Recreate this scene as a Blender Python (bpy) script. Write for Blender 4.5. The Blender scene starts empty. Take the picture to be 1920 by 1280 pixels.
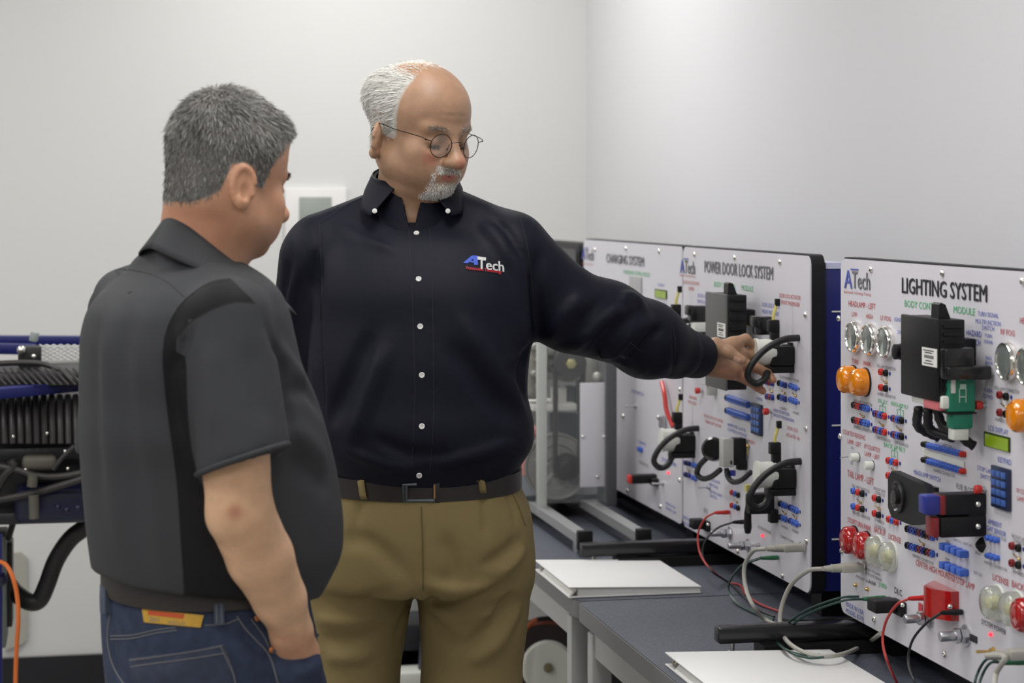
import bpy, bmesh, math, random
import numpy as np
from mathutils import Vector, Matrix
from mathutils.bvhtree import BVHTree
random.seed(7); np.random.seed(7)
scn = bpy.context.scene
COL = scn.collection
# ------------------------------------------------------------------ camera
F = 3840.0            # focal length in pixels of the 1920 px frame
HC = 1.585            # lens height
HY = 381.0            # row of the horizon
AL = math.radians(11.654)
CA, SA = math.cos(AL), math.sin(AL)
cd = bpy.data.cameras.new('camera'); cam = bpy.data.objects.new('camera', cd); COL.objects.link(cam)
cam.location = (0, 0, HC); cam.rotation_euler = (math.pi/2, 0, -AL)
cd.sensor_width = 36; cd.lens = F*36/1920; cd.shift_y = -(640-HY)/1920
cd.clip_start = .05; cd.clip_end = 60
cd.dof.use_dof = True; cd.dof.focus_distance = 3.72; cd.dof.aperture_fstop = 5.0
scn.camera = cam
# ------------------------------------------------------------------ light
scn.view_settings.view_transform = 'Standard'; scn.view_settings.look = 'None'
scn.view_settings.exposure = 0.0; scn.view_settings.gamma = 1.0
scn.view_settings.use_curve_mapping = False
w = bpy.data.worlds.new('world'); scn.world = w; w.use_nodes = True
w.node_tree.nodes['Background'].inputs[0].default_value = (.9, .95, 1, 1)
w.node_tree.nodes['Background'].inputs[1].default_value = 0.05
CEIL = 2.95
def area(x, y, sx, sy, e, col=(1, .985, .965)):
    l = bpy.data.lights.new('ceiling_troffer', 'AREA'); l.shape = 'RECTANGLE'; l.size = sx; l.size_y = sy
    l.energy = e; l.color = col
    o = bpy.data.objects.new('ceiling_troffer', l); COL.objects.link(o); o.location = (x, y, CEIL-.03)
for (x, y, e) in [(-3.6, -.6, 26), (-1.2, -.6, 26), (-3.6, 1.8, 26), (-1.2, 1.8, 26), (-3.6, 4.2, 24), (-1.2, 4.2, 24), (-1.4, 5.9, 12), (.82, 5.75, 28), (.55, 3.0, 24), (.55, -.6, 22)]:
    area(x, y, .6, 1.2, e)
# ------------------------------------------------------------------ helpers
def P(px, py, Y):
    """point seen at photo pixel (px, py) at depth Y along the lens axis"""
    X = (px-960)*Y/F
    return np.array((X*CA+Y*SA, -X*SA+Y*CA, HC-(py-HY)*Y/F))
def DW(dx, dy, dz=0.):
    return np.array((dx*CA+dy*SA, -dx*SA+dy*CA, dz))
def proj(v):
    v = np.asarray(v); X = v[..., 0]*CA-v[..., 1]*SA; Y = v[..., 0]*SA+v[..., 1]*CA
    return 960+X/Y*F, HY+(HC-v[..., 2])/Y*F, Y
def onx(px, py, xw):
    """pixel ray meets the plane x = xw"""
    Y = xw/(CA*(px-960)/F+SA); return P(px, py, Y)
def onz(px, py, zw):
    return P(px, py, (HC-zw)*F/(py-HY))
def ony(px, py, yw):
    Y = yw/(CA-SA*(px-960)/F); return P(px, py, Y)
ROOT = {}
def origin(o):
    v = np.zeros(3)
    while o is not None:
        v = v+np.array(o.location); o = o.parent
    return v
def tag(o, label=None, cat=None, group=None, kind=None):
    if label: o['label'] = label
    if cat: o['category'] = cat
    if group: o['group'] = group
    if kind: o['kind'] = kind
    return o
def thing(name, loc, label, cat, group=None):
    o = bpy.data.objects.new(name, None); COL.objects.link(o); o.location = Vector([float(q) for q in loc]); o.empty_display_size = .05
    return tag(o, label, cat, group)
def mesh_of(name, v, f, mats, midx=None, smooth=True, sharp=38):
    me = bpy.data.meshes.new(name)
    me.from_pydata([tuple(map(float, q)) for q in v], [], f)
    if not isinstance(mats, (list, tuple)): mats = [mats]
    for m in mats: me.materials.append(m)
    if midx is not None: me.polygons.foreach_set('material_index', midx)
    if smooth:
        me.polygons.foreach_set('use_smooth', [True]*len(f))
        if sharp: me.set_sharp_from_angle(angle=math.radians(sharp))
    me.update(); return me
def obj(name, v, f, mats, parent=None, midx=None, smooth=True, sharp=38):
    v = np.asarray(v, dtype=float)
    if parent is not None: v = v-origin(parent)
    me = mesh_of(name, v, f, mats, midx, smooth, sharp)
    o = bpy.data.objects.new(name, me); COL.objects.link(o); o.parent = parent
    return o
def inst(name, me, parent, loc, rot=None, scale=None):
    o = bpy.data.objects.new(name, me); COL.objects.link(o); o.parent = parent
    p = np.asarray(loc, float)-(origin(parent) if parent is not None else 0)
    o.location = Vector([float(q) for q in p])
    if rot is not None: o.rotation_euler = rot
    if scale is not None: o.scale = scale
    return o
def nrm(a):
    a = np.asarray(a, float); n = np.linalg.norm(a); return a/n if n > 1e-12 else a
def basis(ax):
    ax = nrm(ax); h = np.array((0, 0, 1.)) if abs(ax[2]) < .9 else np.array((0, 1., 0))
    u = nrm(np.cross(h, ax)); return u, np.cross(ax, u), ax
def catmull(pts, n=8, closed=False):
    p = [np.asarray(q, float) for q in pts]; out = []; m = len(p)
    if m < 3 and not closed: 
        return [p[0]+(p[1]-p[0])*t for t in np.linspace(0, 1, n+1)]
    for i in range(m if closed else m-1):
        a = p[(i-1) % m] if (closed or i > 0) else 2*p[0]-p[1]
        b = p[i]; c = p[(i+1) % m]; d = p[(i+2) % m] if (closed or i+2 < m) else 2*p[-1]-p[-2]
        for k in range(n):
            t = k/n
            out.append(.5*(2*b+(c-a)*t+(2*a-5*b+4*c-d)*t*t+(3*b-a-3*c+d)*t**3))
    if not closed: out.append(p[-1])
    return out
def resample(pts, step):
    pts = np.array(pts); d = np.r_[0, np.cumsum(np.linalg.norm(np.diff(pts, axis=0), axis=1))]
    n = max(2, int(d[-1]/step)+1); q = np.linspace(0, d[-1], n)
    return [np.array([np.interp(t, d, pts[:, k]) for k in range(3)]) for t in q]
class MB:
    def __init__(s): s.v = []; s.f = []; s.m = []
    def add(s, v, f, mi=0):
        b = len(s.v); s.v += [np.asarray(q, float) for q in v]; s.f += [tuple(b+i for i in q) for q in f]; s.m += [mi]*len(f); return s
    def box(s, c, size, R=None, mi=0, bev=0, seg=2):
        bm = bmesh.new(); bmesh.ops.create_cube(bm, size=1)
        for v in bm.verts: v.co = Vector((v.co.x*size[0], v.co.y*size[1], v.co.z*size[2]))
        if bev: bmesh.ops.bevel(bm, geom=bm.edges[:], offset=bev, segments=seg, affect='EDGES', profile=.5)
        bm.verts.index_update()
        V = np.array([v.co for v in bm.verts]); Fc = [tuple(v.index for v in f.verts) for f in bm.faces]; bm.free()
        if R is not None: V = V @ np.asarray(R).T
        return s.add(V+np.asarray(c, float), Fc, mi)
    def tube(s, pts, r, seg=8, closed=False, mi=0, rf=None, sm=0, cap=True, flat=None):
        if sm: pts = catmull(pts, sm, closed)
        pts = [np.asarray(p, float) for p in pts]; n = len(pts); V = []; Fc = []
        T = []
        for i in range(n):
            a = pts[(i-1) % n] if (closed or i > 0) else pts[i]; b = pts[(i+1) % n] if (closed or i < n-1) else pts[i]
            T.append(nrm(b-a))
        u, v_, _ = basis(T[0])
        for i in range(n):
            u = nrm(u-T[i]*np.dot(u, T[i])); v_ = np.cross(T[i], u)
            rr = r if rf is None else rf(i/(n-1 if n > 1 else 1), i)
            for k in range(seg):
                a = 2*math.pi*k/seg; V.append(pts[i]+rr*(math.cos(a)*u+math.sin(a)*v_))
        for i in range(n if closed else n-1):
            for k in range(seg):
                a = i*seg+k; b = i*seg+(k+1) % seg; c = ((i+1) % n)*seg
                Fc.append((a, b, c+(k+1) % seg, c+k))
        if cap and not closed:
            Fc.append(tuple(range(seg))[::-1]); Fc.append(tuple((n-1)*seg+k for k in range(seg)))
        return s.add(V, Fc, mi)
    def lathe(s, prof, c, ax, seg=20, mi=0, sx=1., sy=1.):
        u, v_, a = basis(ax); c = np.asarray(c, float); V = []; Fc = []
        n = len(prof)
        for (r, h) in prof:
            for k in range(seg):
                t = 2*math.pi*k/seg; V.append(c+a*h+r*(sx*math.cos(t)*u+sy*math.sin(t)*v_))
        for i in range(n-1):
            for k in range(seg): Fc.append((i*seg+k, i*seg+(k+1) % seg, (i+1)*seg+(k+1) % seg, (i+1)*seg+k))
        if prof[0][0] > 1e-6: Fc.append(tuple(range(seg))[::-1])
        if prof[-1][0] > 1e-6: Fc.append(tuple((n-1)*seg+k for k in range(seg)))
        return s.add(V, Fc, mi)
    def cyl(s, a, b, r, seg=14, mi=0, r2=None):
        a = np.asarray(a, float); b = np.asarray(b, float); L = np.linalg.norm(b-a)
        return s.lathe([(r, 0), (r if r2 is None else r2, L)], a, b-a, seg, mi)
    def ball(s, c, r, seg=12, mi=0, ax=(0, 0, 1)):
        return s.lathe([(r*math.sin(t)+1e-7, -r*math.cos(t)) for t in np.linspace(0, math.pi, seg//2+1)], c, ax, seg, mi)
    def prism(s, poly, ext, mi=0):
        n = len(poly); V = [np.asarray(p, float) for p in poly]; e = np.asarray(ext, float)
        V2 = V+[p+e for p in V]
        Fc = [tuple(range(n))[::-1], tuple(range(n, 2*n))]+[(i, (i+1) % n, n+(i+1) % n, n+i) for i in range(n)]
        return s.add(V2, Fc, mi)
    def build(s, name, mats, parent=None, smooth=True, sharp=38):
        o = obj(name, s.v, s.f, mats, parent, s.m, smooth, sharp)
        bm = bmesh.new(); bm.from_mesh(o.data); bmesh.ops.recalc_face_normals(bm, faces=bm.faces[:]); bm.to_mesh(o.data); bm.free()
        return o
    def mesh(s, name, mats, sharp=38):
        me = mesh_of(name, s.v, s.f, mats, s.m, True, sharp)
        bm = bmesh.new(); bm.from_mesh(me); bmesh.ops.recalc_face_normals(bm, faces=bm.faces[:]); bm.to_mesh(me); bm.free()
        return me
# ------------------------------------------------------------------ materials
MC = {}
def srgb(r, g, b):
    return tuple(((c/255)/12.92 if c/255 <= .04045 else ((c/255+.055)/1.055)**2.4) for c in (r, g, b))
def mat(name, col, rough=.5, metal=0., noise=0., nscale=40., bump=0., bscale=300., trans=0., coat=0., spec=None, emit=None, estr=1., sss=0., alpha=1., ior=None, sheen=0.):
    if name in MC: return MC[name]
    m = bpy.data.materials.new(name); m.use_nodes = True; nt = m.node_tree; b = nt.nodes['Principled BSDF']
    b.inputs['Base Color'].default_value = (*col, 1); b.inputs['Roughness'].default_value = rough; b.inputs['Metallic'].default_value = metal
    if trans: b.inputs['Transmission Weight'].default_value = trans
    if coat: b.inputs['Coat Weight'].default_value = coat; b.inputs['Coat Roughness'].default_value = .08
    if spec is not None: b.inputs['Specular IOR Level'].default_value = spec
    if ior: b.inputs['IOR'].default_value = ior
    if sheen: b.inputs['Sheen Weight'].default_value = sheen; b.inputs['Sheen Roughness'].default_value = .5
    if emit: b.inputs['Emission Color'].default_value = (*emit, 1); b.inputs['Emission Strength'].default_value = estr
    if sss: b.inputs['Subsurface Weight'].default_value = sss; b.inputs['Subsurface Radius'].default_value = (.012, .005, .003); b.inputs['Subsurface Scale'].default_value = .6
    if alpha < 1: b.inputs['Alpha'].default_value = alpha
    if noise or bump:
        tc = nt.nodes.new('ShaderNodeTexCoord')
    if noise:
        nz = nt.nodes.new('ShaderNodeTexNoise'); nz.inputs['Scale'].default_value = nscale; nz.inputs['Detail'].default_value = 4
        nt.links.new(tc.outputs['Object'], nz.inputs['Vector'])
        mr = nt.nodes.new('ShaderNodeMapRange'); mr.inputs[3].default_value = 1-noise; mr.inputs[4].default_value = 1+noise
        nt.links.new(nz.outputs[0], mr.inputs[0])
        mx = nt.nodes.new('ShaderNodeVectorMath'); mx.operation = 'SCALE'; mx.inputs[0].default_value = col
        nt.links.new(mr.outputs[0], mx.inputs['Scale']); nt.links.new(mx.outputs[0], b.inputs['Base Color'])
    if bump:
        n2 = nt.nodes.new('ShaderNodeTexNoise'); n2.inputs['Scale'].default_value = bscale; n2.inputs['Detail'].default_value = 3
        nt.links.new(tc.outputs['Object'], n2.inputs['Vector'])
        bp = nt.nodes.new('ShaderNodeBump'); bp.inputs['Strength'].default_value = bump; bp.inputs['Distance'].default_value = .002
        nt.links.new(n2.outputs[0], bp.inputs['Height']); nt.links.new(bp.outputs[0], b.inputs['Normal'])
    MC[name] = m; return m
WALL = mat('wall_paint', (.68, .68, .665), .85, noise=.015, nscale=2., bump=.08, bscale=220.)
WALLR = mat('wall_paint_cool', (.66, .66, .675), .8, noise=.015, nscale=2., bump=.08, bscale=220.)
BLACKV = mat('black_vinyl', (.008, .008, .012), .5)
BOARD = mat('white_laminate', (.66, .645, .70), .38, noise=.01, nscale=8)
BLK = mat('black_plastic', (.008, .008, .009), .46, bump=.1, bscale=500, spec=.32)
BLKG = mat('black_gloss', (.01, .01, .011), .22)
DGREY = mat('dark_grey_plastic', (.10, .10, .098), .55, bump=.25, bscale=700)
LGREY = mat('light_grey_plastic', (.42, .42, .40), .45)
CHROME = mat('chrome', (.82, .81, .76), .16, 1.)
STEEL = mat('zinc_steel', (.55, .56, .58), .33, 1., noise=.15, nscale=120)
BLUE = mat('blue_powder_coat', (.006, .010, .12), .42)
WHITEP = mat('white_plastic', (.72, .74, .68), .4)
REDP = mat('red_plastic', (.55, .03, .025), .35)
BLUEP = mat('blue_plastic', (.05, .13, .55), .35)
DBLUEP = mat('deep_blue_plastic', (.02, .03, .25), .35)
DREDP = mat('dark_red_plastic', (.22, .015, .018), .35)
GREENP = mat('green_plastic', (.012, .20, .12), .4)
YELP = mat('yellow_plastic', (.62, .55, .16), .45)
BRASS = mat('brass', (.62, .45, .18), .3, 1.)
INK = mat('ink_black', (.02, .02, .022), .6)
INKG = mat('ink_grey', (.17, .17, .18), .6)
INKR = mat('ink_red', (.50, .05, .06), .6)
INKB = mat('ink_blue', (.08, .11, .48), .6)
INKGR = mat('ink_green', (.06, .45, .17), .6)
INKLG = mat('ink_pale', (.40, .40, .42), .6)
# ------------------------------------------------------------------ room
XR, YB, XL, YF = 1.68, 6.87, -5.0, -3.0
def slab(name, lo, hi, m, kind='structure'):
    lo = np.array(lo, float); hi = np.array(hi, float); b = MB(); b.box((lo+hi)/2, hi-lo); o = b.build(name, m, None, smooth=False); o['kind'] = kind; return o
FLOOR = mat('floor_vinyl', (.36, .35, .33), .45, noise=.12, nscale=30)
slab('floor', (XL-.1, YF-.1, -.1), (XR+.1, YB+.1, 0), FLOOR)
slab('ceiling', (XL-.1, YF-.1, CEIL), (XR+.1, YB+.1, CEIL+.1), mat('ceiling_tile', (.75, .75, .73), .9))
slab('wall_back', (XL-.1, YB, 0), (XR+.1, YB+.1, CEIL), WALL)
slab('wall_right', (XR, YF-.1, 0), (XR+.1, YB, CEIL), WALLR)
WALLD = mat('wall_paint_grey', (.5, .5, .5), .85)
slab('wall_left', (XL-.1, YF-.1, 0), (XL, YB, CEIL), WALLD)
slab('wall_front', (XL, YF-.1, 0), (XR, YF, CEIL), WALLD)
slab('baseboard_back', (XL, YB-.012, 0), (XR-.012, YB, .105), BLACKV)
slab('baseboard_right', (XR-.012, YF, 0), (XR, YB-.012, .105), BLACKV)
# ------------------------------------------------------------------ tables
TZ = .755; TX0 = .995
TOP = mat('blue_grey_laminate', (.083, .092, .118), .48, noise=.7, nscale=230)
def speckle():
    nt = TOP.node_tree; b = nt.nodes['Principled BSDF']
speckle()
EDGE = mat('grey_edge_band', (.20, .20, .205), .5)
LEGM = mat('grey_leg_paint', (.42, .43, .43), .45)
def table(y0, y1, label, legs):
    t = thing('work_table', ((TX0+XR)/2, (y0+y1)/2, 0), label, 'table', 'work tables along the wall')
    r = .022; x0, x1 = TX0, XR-.015; th = .036
    def outline(x0, x1, y0, y1):
        pts = []
        for (cx, cy, a0) in [(x0+r, y0+r, 180), (x1-r, y0+r, 270), (x1-r, y1-r, 0), (x0+r, y1-r, 90)]:
            for k in range(6): a = math.radians(a0+18*k); pts.append((cx+r*math.cos(a), cy+r*math.sin(a)))
        return pts
    b = MB(); b.prism([(x, y, TZ-th) for x, y in outline(x0+.002, x1-.002, y0+.002, y1-.002)], (0, 0, th)); b.build('table_top', TOP, t)
    b = MB(); pts = outline(x0, x1, y0, y1)
    b.prism([(x, y, TZ-th-.001) for x, y in pts], (0, 0, th-.001)); b.build('edge_band', EDGE, t)
    b = MB()
    b.box(((x0+x1)/2, y0+.09, TZ-th-.03), (x1-x0-.12, .03, .055)); b.box(((x0+x1)/2, y1-.09, TZ-th-.03), (x1-x0-.12, .03, .055))
    b.box((x0+.026, (y0+y1)/2, TZ-th-.03), (.03, y1-y0-.2, .055)); b.box((x1-.07, (y0+y1)/2, TZ-th-.03), (.03, y1-y0-.2, .055))
    b.build('apron', LEGM, t)
    for (lx, ly) in [(x0+.026, y0+.09), (x0+.026, y1-.09), (x1-.07, y0+.09), (x1-.07, y1-.09)]:
        b = MB(); b.box((lx, ly, (TZ-th)/2+.004), (.042, .042, TZ-th-.03), bev=.004); b.cyl((lx, ly, 0), (lx, ly, .02), .024); b.build('leg', LEGM, t)
    return t
YS = 4.156
table(YS-1.83, YS-.002, 'blue-grey laminate work table nearest the camera, under the lighting board', None)
table(YS+.002, YS+2.42, 'blue-grey laminate work table farther back, under the charging board', None)
# ------------------------------------------------------------------ trainer boards
XB = 1.39; BZ0, BZ1 = .815, 1.481
TEXTQ = []
def ptext(par, s, xl, yl, xr, h, m, n=.0009, bold=0., xb=XB, name='lettering'):
    a = onx(xl, yl, xb-n); b = onx(xr, yl, xb-n); Y = proj(a)[2]
    TEXTQ.append((s, par, a, np.array((0, -1., 0)), np.array((0, 0, 1.)), a[1]-b[1], h*Y/F, m, bold, name))
def bw(y, z, n): return np.array((XB-n, y, z))
NX = np.array((-1., 0, 0))
def rrect(y0, y1, z0, z1, r, x, seg=5):
    pts = []
    for (cy, cz, a0) in [(y0+r, z0+r, 180), (y1-r, z0+r, 270), (y1-r, z1-r, 0), (y0+r, z1-r, 90)]:
        for k in range(seg+1): a = math.radians(a0+90*k/seg); pts.append((x, cy+r*math.cos(a), cz+r*math.sin(a)))
    return pts
def board(y0, y1, label, near_foot=False):
    t = thing('trainer_board', (XB+.05, (y0+y1)/2, TZ), label, 'trainer board', 'training boards along the wall')
    b = MB(); b.prism(rrect(y0, y1, BZ0, BZ1, .02, XB), (.004, 0, 0)); b.build('front_panel', BOARD, t)
    b = MB(); b.prism(rrect(y0-.003, y1+.003, BZ0-.003, BZ1+.003, .022, XB+.003), (.027, 0, 0)); b.build('black_rim', BLK, t)
    b = MB(); b.box((XB+.09, (y0+y1)/2, (BZ0+BZ1)/2-.012), (.12, y1-y0-.01, BZ1-BZ0-.03), bev=.002); b.build('blue_enclosure', BLUE, t)
    b = MB(); b.box((XB+.06, (y0+y1)/2, BZ1-.0195), (.05, y1-y0-.012, .012)); b.build('top_strip', mat('pale_lilac', (.55, .56, .75), .5), t)
    for k in range(3):
        b = MB(); b.box((XB+.044+.012, y0+.0045, BZ1-.11-k*.225), (.018, .002, .003)); b.build('rivet_mark', WHITEP, t)
    for yy in (y0+.1, y1-.1):
        b = MB(); b.box((XB+.1, yy, (BZ0+TZ)/2-.0005), (.1, .06, BZ0-TZ-.001)); b.build('rear_support', BLK, t)
    return t
def foot(t, y, xe, x1=1.60):
    b = MB(); b.box(((xe+x1)/2, y, TZ+.040), (x1-xe, .034, .030), bev=.004); b.build('foot_bar', BLKG, t)
    b = MB(); c = (xe+.03, y, TZ); b.lathe([(.014, 0), (.016, .002), (.016, .005), (.008, .009), (.0045, .010), (.0045, .026)], c, (0, 0, 1), 16); b.build('levelling_foot', CHROME, t)
    b = MB(); b.box((xe+.26, y-.006, TZ+.011), (.36, .06, .021)); b.build('base_plate', BLK, t)
# shared small meshes, axis +Z local -> -X world by rotation
RX = (0, -math.pi/2, 0)
def lmesh(name, prof, m, seg=14):
    b = MB(); b.lathe(prof, (0, 0, 0), (0, 0, 1), seg); return b.mesh(name, m)
SCREW = lmesh('panel_screw', [(.0062, 0), (.0062, .0012), (.0052, .003), (.003, .0045), (.0001, .005)], CHROME, 14)
def screw(t, px, py): inst('panel_screw', SCREW, t, onx(px, py, XB-.0002), RX)
JM = {}
JC = {'r': REDP, 'b': BLUEP, 'k': BLK, 'd': DREDP, 'D': DBLUEP, 'g': GREENP, 'w': WHITEP}
for k, m in JC.items(): JM[k] = lmesh('banana_jack', [(.0062, 0), (.0062, .0045), (.0056, .006), (.0030, .0062), (.0030, .003), (.0001, .003)], m, 12)
DOT = lmesh('marker_dot', [(.0034, 0), (.0034, .0008), (.0001, .001)], DBLUEP, 10)
CLIPM = None
def jrow(t, x0, y0, x1, y1, cols, dot=True, icon=True):
    a = onx(x0, y0, XB-.0002); b = onx(x1, y1, XB-.0002); n = len(cols)
    for i, c in enumerate(cols):
        inst('banana_jack', JM[c], t, a+(b-a)*(i/(n-1) if n > 1 else 0), RX)
    if dot:
        d = nrm(b-a) if n > 1 else np.array((0, -1., 0)); inst('marker_dot', DOT, t, b+d*.014, RX)
def jpair(t, x0, y0, x1, y1, dy, cols, dot=True):
    jrow(t, x0, y0, x1, y1, cols, dot); jrow(t, x0, y0+dy, x1, y1+dy, cols, dot)
    a = onx((x0+x1)/2, (y0+y1)/2+dy*.5, XB-.0005)
    b = MB(); b.tube([a+(0, .012, .001), a+(-.001, 0, -.002), a+(0, -.012, -.003)], .0009, 5); b.ball(a+(-.002, -.012, -.003), .0028, 8); b.build('jumper_clip', BRASS, t)
RING = None
def headlamp(t, px, py, hpx):
    c = onx(px, py, XB-.013)+(.013, 0, 0); r = hpx*proj(c)[2]/F/2
    b = MB(); b.lathe([(r*.96, 0), (r, .004), (r, .011), (r*.93, .014), (r*.86, .0145), (r*.82, .012)], c, NX, 30); o = b.build('lamp_rim', CHROME, t)
    b = MB(); b.lathe([(r*.83, .011), (r*.6, .006), (r*.3, .003), (.0001, .0025)], c, NX, 24); b.build('lamp_reflector', mat('reflector', (.66, .72, .69), .34, .55, noise=.45, nscale=220), o)
    b = MB(); b.lathe([(.004, .003), (.004, .009), (.0001, .011)], c, NX, 10); b.build('lamp_bulb', mat('bulb_glass', (.9, .92, .9), .1), o)
    b = MB(); b.lathe([(r*.83, .0122), (r*.45, .0142), (.0001, .0148)], c, NX, 24); b.build('lamp_glass', mat('clear_glass', (.9, .95, .94), .06, trans=.92, ior=1.45), o)
AMB = mat('amber_lens', (.86, .27, .004), .16, coat=.6, trans=.12, noise=.22, nscale=110)
REDL = mat('red_lens', (.42, .008, .008), .14, coat=.6, trans=.1, noise=.5, nscale=70)
CLRL = mat('clear_lens', (.88, .90, .86), .10, coat=.5, trans=.88, noise=.10, nscale=130, bump=1.0, bscale=140)
def lens(t, px, py, hpx, m, depth=.022, core=None):
    c = onx(px, py, XB); r = hpx*proj(c)[2]/F/2
    b = MB(); prof = [(r, 0), (r*1.0, depth*.55), (r*.95, depth*.8), (r*.8, depth*.97), (r*.72, depth*.93), (r*.66, depth*1.0), (r*.35, depth*1.06), (.0001, depth*1.08)]
    b.lathe(prof, c+NX*.002, NX, 28); o = b.build('signal_lens', m, t)
    b = MB(); b.lathe([(r*1.05, 0), (r*1.05, .003), (r*.9, .004)], c, NX, 28); b.build('lens_gasket', WHITEP if m is CLRL else BLK, o)
    if core is not None:
        b = MB(); b.lathe([(.008, 0), (.008, .01), (.0001, .013)], c+NX*.003, NX, 12); b.build('bulb', core, o)
def bbox(b, y, z, n0, n1, wy, wz, mi=0, bev=.002):
    b.box((XB-(n0+n1)/2, y, z), (abs(n1-n0), wy, wz), bev=bev, mi=mi)
def pbutton(t, px, py, m=REDP):
    c = onx(px+6, py, XB); b = MB(); b.lathe([(.0045, 0), (.0045, .005), (.003, .005), (.003, .009)], c, NX, 12); o = b.build('button_bushing', STEEL, t)
    b = MB(); b.lathe([(.0068, .008), (.0072, .010), (.0072, .017), (.006, .0185), (.0001, .0188)], c, NX, 14); b.build('button_cap', m, o)
def toggle(t, px, py, L=.018, m=STEEL, up=.0):
    c = onx(px, py, XB); b = MB(); b.lathe([(.0065, 0), (.0065, .003), (.0045, .003), (.0045, .008), (.003, .009)], c, NX, 10)
    b.tube([c+NX*.008, c+NX*(.008+L)+np.array((0, 0, up))], .0022, 8, rf=lambda u, i: .0018+.0012*u); b.build('toggle_switch', m, t)
def led(t, px, py):
    c = onx(px, py, XB); b = MB(); b.lathe([(.0032, 0), (.0032, .003), (.002, .0048), (.0001, .0054)], c, NX, 10); b.build('power_led', mat('red_led', (.8, .02, .03), .2, emit=(1, .03, .05), estr=2.2), t)
def bolt_post(t, px, py, s=1.):
    c = onx(px, py, XB); b = MB()
    b.lathe([(.017*s, 0), (.017*s, .003), (.010*s, .0031)], c, NX, 24)
    b.lathe([(.0125*s, .003), (.0125*s, .012), (.008*s, .013)], c, NX, 6)
    b.lathe([(.0125*s, .014), (.0125*s, .021), (.0085*s, .0215)], c, NX, 6)
    b.lathe([(.0078*s, .021), (.0078*s, .044), (.0066*s, .046), (.0001, .046)], c, NX, 16); b.build('terminal_post', STEEL, t)
def lcd(t, x0, y0, x1, y1):
    a = onx(x0, y0, XB); b_ = onx(x1, y1, XB); y = (a[1]+b_[1])/2; wy = a[1]-b_[1]; h = (y1-y0-(x1-x0)*.26)*proj(a)[2]/F
    z = (a[2]+b_[2])/2
    b = MB(); bbox(b, y, z, .0003, .0025, wy, h, bev=.0006); o = b.build('display_bezel', mat('lcd_dark', (.03, .05, .01), .3), t)
    b = MB(); bbox(b, y-.0015, z-.001, .0024, .0032, wy*.9, h*.82, bev=0); b.build('display_glass', mat('lcd_green', (.22, .34, .012), .25, emit=(.25, .38, .01), estr=.12), o)
def keypad(t, x0, y0, x1, y1, rows=4, cols=3):
    a = onx(x0, y0, XB); b_ = onx(x1, y1, XB); y = (a[1]+b_[1])/2; wy = a[1]-b_[1]; Y = proj(a)[2]
    za = a[2]; zb = onx(x0, y1-(y1-y0)*.04, XB)[2]; z = (za+b_[2])/2; h = (za-b_[2])*.93
    b = MB(); bbox(b, y, z, .0003, .007, wy, h, bev=.001); o = b.build('keypad_body', mat('keypad_navy', (.012, .02, .06), .4), t)
    km = MB(); km.box((0, 0, 0), (.003, wy*.24, h*.15), bev=.0006); me = km.mesh('key', mat('key_blue', (.05, .12, .38), .35))
    for r in range(rows):
        for c in range(cols):
            inst('key', me, o, (XB-.0078, y+wy*(.29-.29*c), z+h*(.33-.22*r)))
def bar(t, x0, y0, x1, y1, hpx, mi=BLUEP, n=.006, name='jack_bar', ends=None):
    a = onx(x0, y0, XB-n); b_ = onx(x1, y1, XB-n); r = hpx*proj(a)[2]/F/2
    L = np.linalg.norm(b_-a); k = max(3, int(L/(.011))); b = MB()
    for i in range(k):
        c = a+(b_-a)*((i+.5)/k); m = 0
        if ends and i < ends[0]: m = 1
        if ends and i >= k-ends[1]: m = 2
        b.lathe([(r, -n+.0003), (r, .002), (r*.8, .004), (r*.45, .0042), (r*.45, .001), (.0001, .001)], c, NX, 10, mi=m)
    return b.build(name, [mi, BLK, REDP], t)
LOOM = mat('loom_black', (.010, .010, .011), .5)
def loom(t, pts, r=.006, par=None, ridge=.0035, name='wiring_loom', m=None):
    p = resample(catmull(pts, 14), ridge/2)
    b = MB(); b.tube(p, r, 9, rf=lambda u, i: r*(1.0 if i % 2 else .86)); return b.build(name, m or LOOM, t, sharp=None)
def actuator(t, ax, ay, s=1., dd=.012):
    A = onx(ax, ay, XB)
    def q(n, z, d=0.): return A+np.array((-n*s, -d*s, z*s))
    g = MB(); g.box(q(.025, -.004), (.050*s, .040*s, .040*s), bev=.004*s); g.box(q(.028, -.032), (.060*s, .030*s, .014*s), bev=.002*s)
    g.box(q(.010, .012), (.02*s, .012*s, .012*s), bev=.001*s); g.box(q(.004, .013), (.006*s, .02*s, .018*s), bev=.001*s); g.box(q(.037, .030), (.018*s, .014*s, .062*s), bev=.002*s); g.box(q(.040, .056), (.022*s, .018*s, .024*s), bev=.002*s)
    o = g.build('door_lock_actuator', BLK, t)
    g = MB(); prof = [(.0001, -.0235), (.021, -.022), (.0245, -.018), (.0255, 0), (.0245, .012), (.027, .018), (.027, .022), (.0001, .0225)]
    g.lathe([(r*s, h*s) for r, h in prof], q(.057, .003), NX, 20, sx=.85, sy=1.05); g.build('motor_housing', WHITEP, o)
    g = MB(); g.tube([q(.0395, .062), q(.039, .078), q(.035, .09), q(.034, .098)], .0035*s, 8, sm=4); g.build('pull_rod', YELP, o)
    g = MB(); g.box(q(.031, .103), (.010*s, .008*s, .015*s), bev=.001); g.build('rod_end', BLK, o)
    pts = [q(-.004, .034, .03+dd), q(.033, .031, .034+dd), q(.072, .013, .036+dd), q(.099, -.014, .036+dd), q(.109, -.040, .034+dd), q(.094, -.055, .034+dd), q(.076, -.050, .033+dd), q(.060, -.036, .024)]
    loom(o, pts, .0074*s)
    return o
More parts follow.
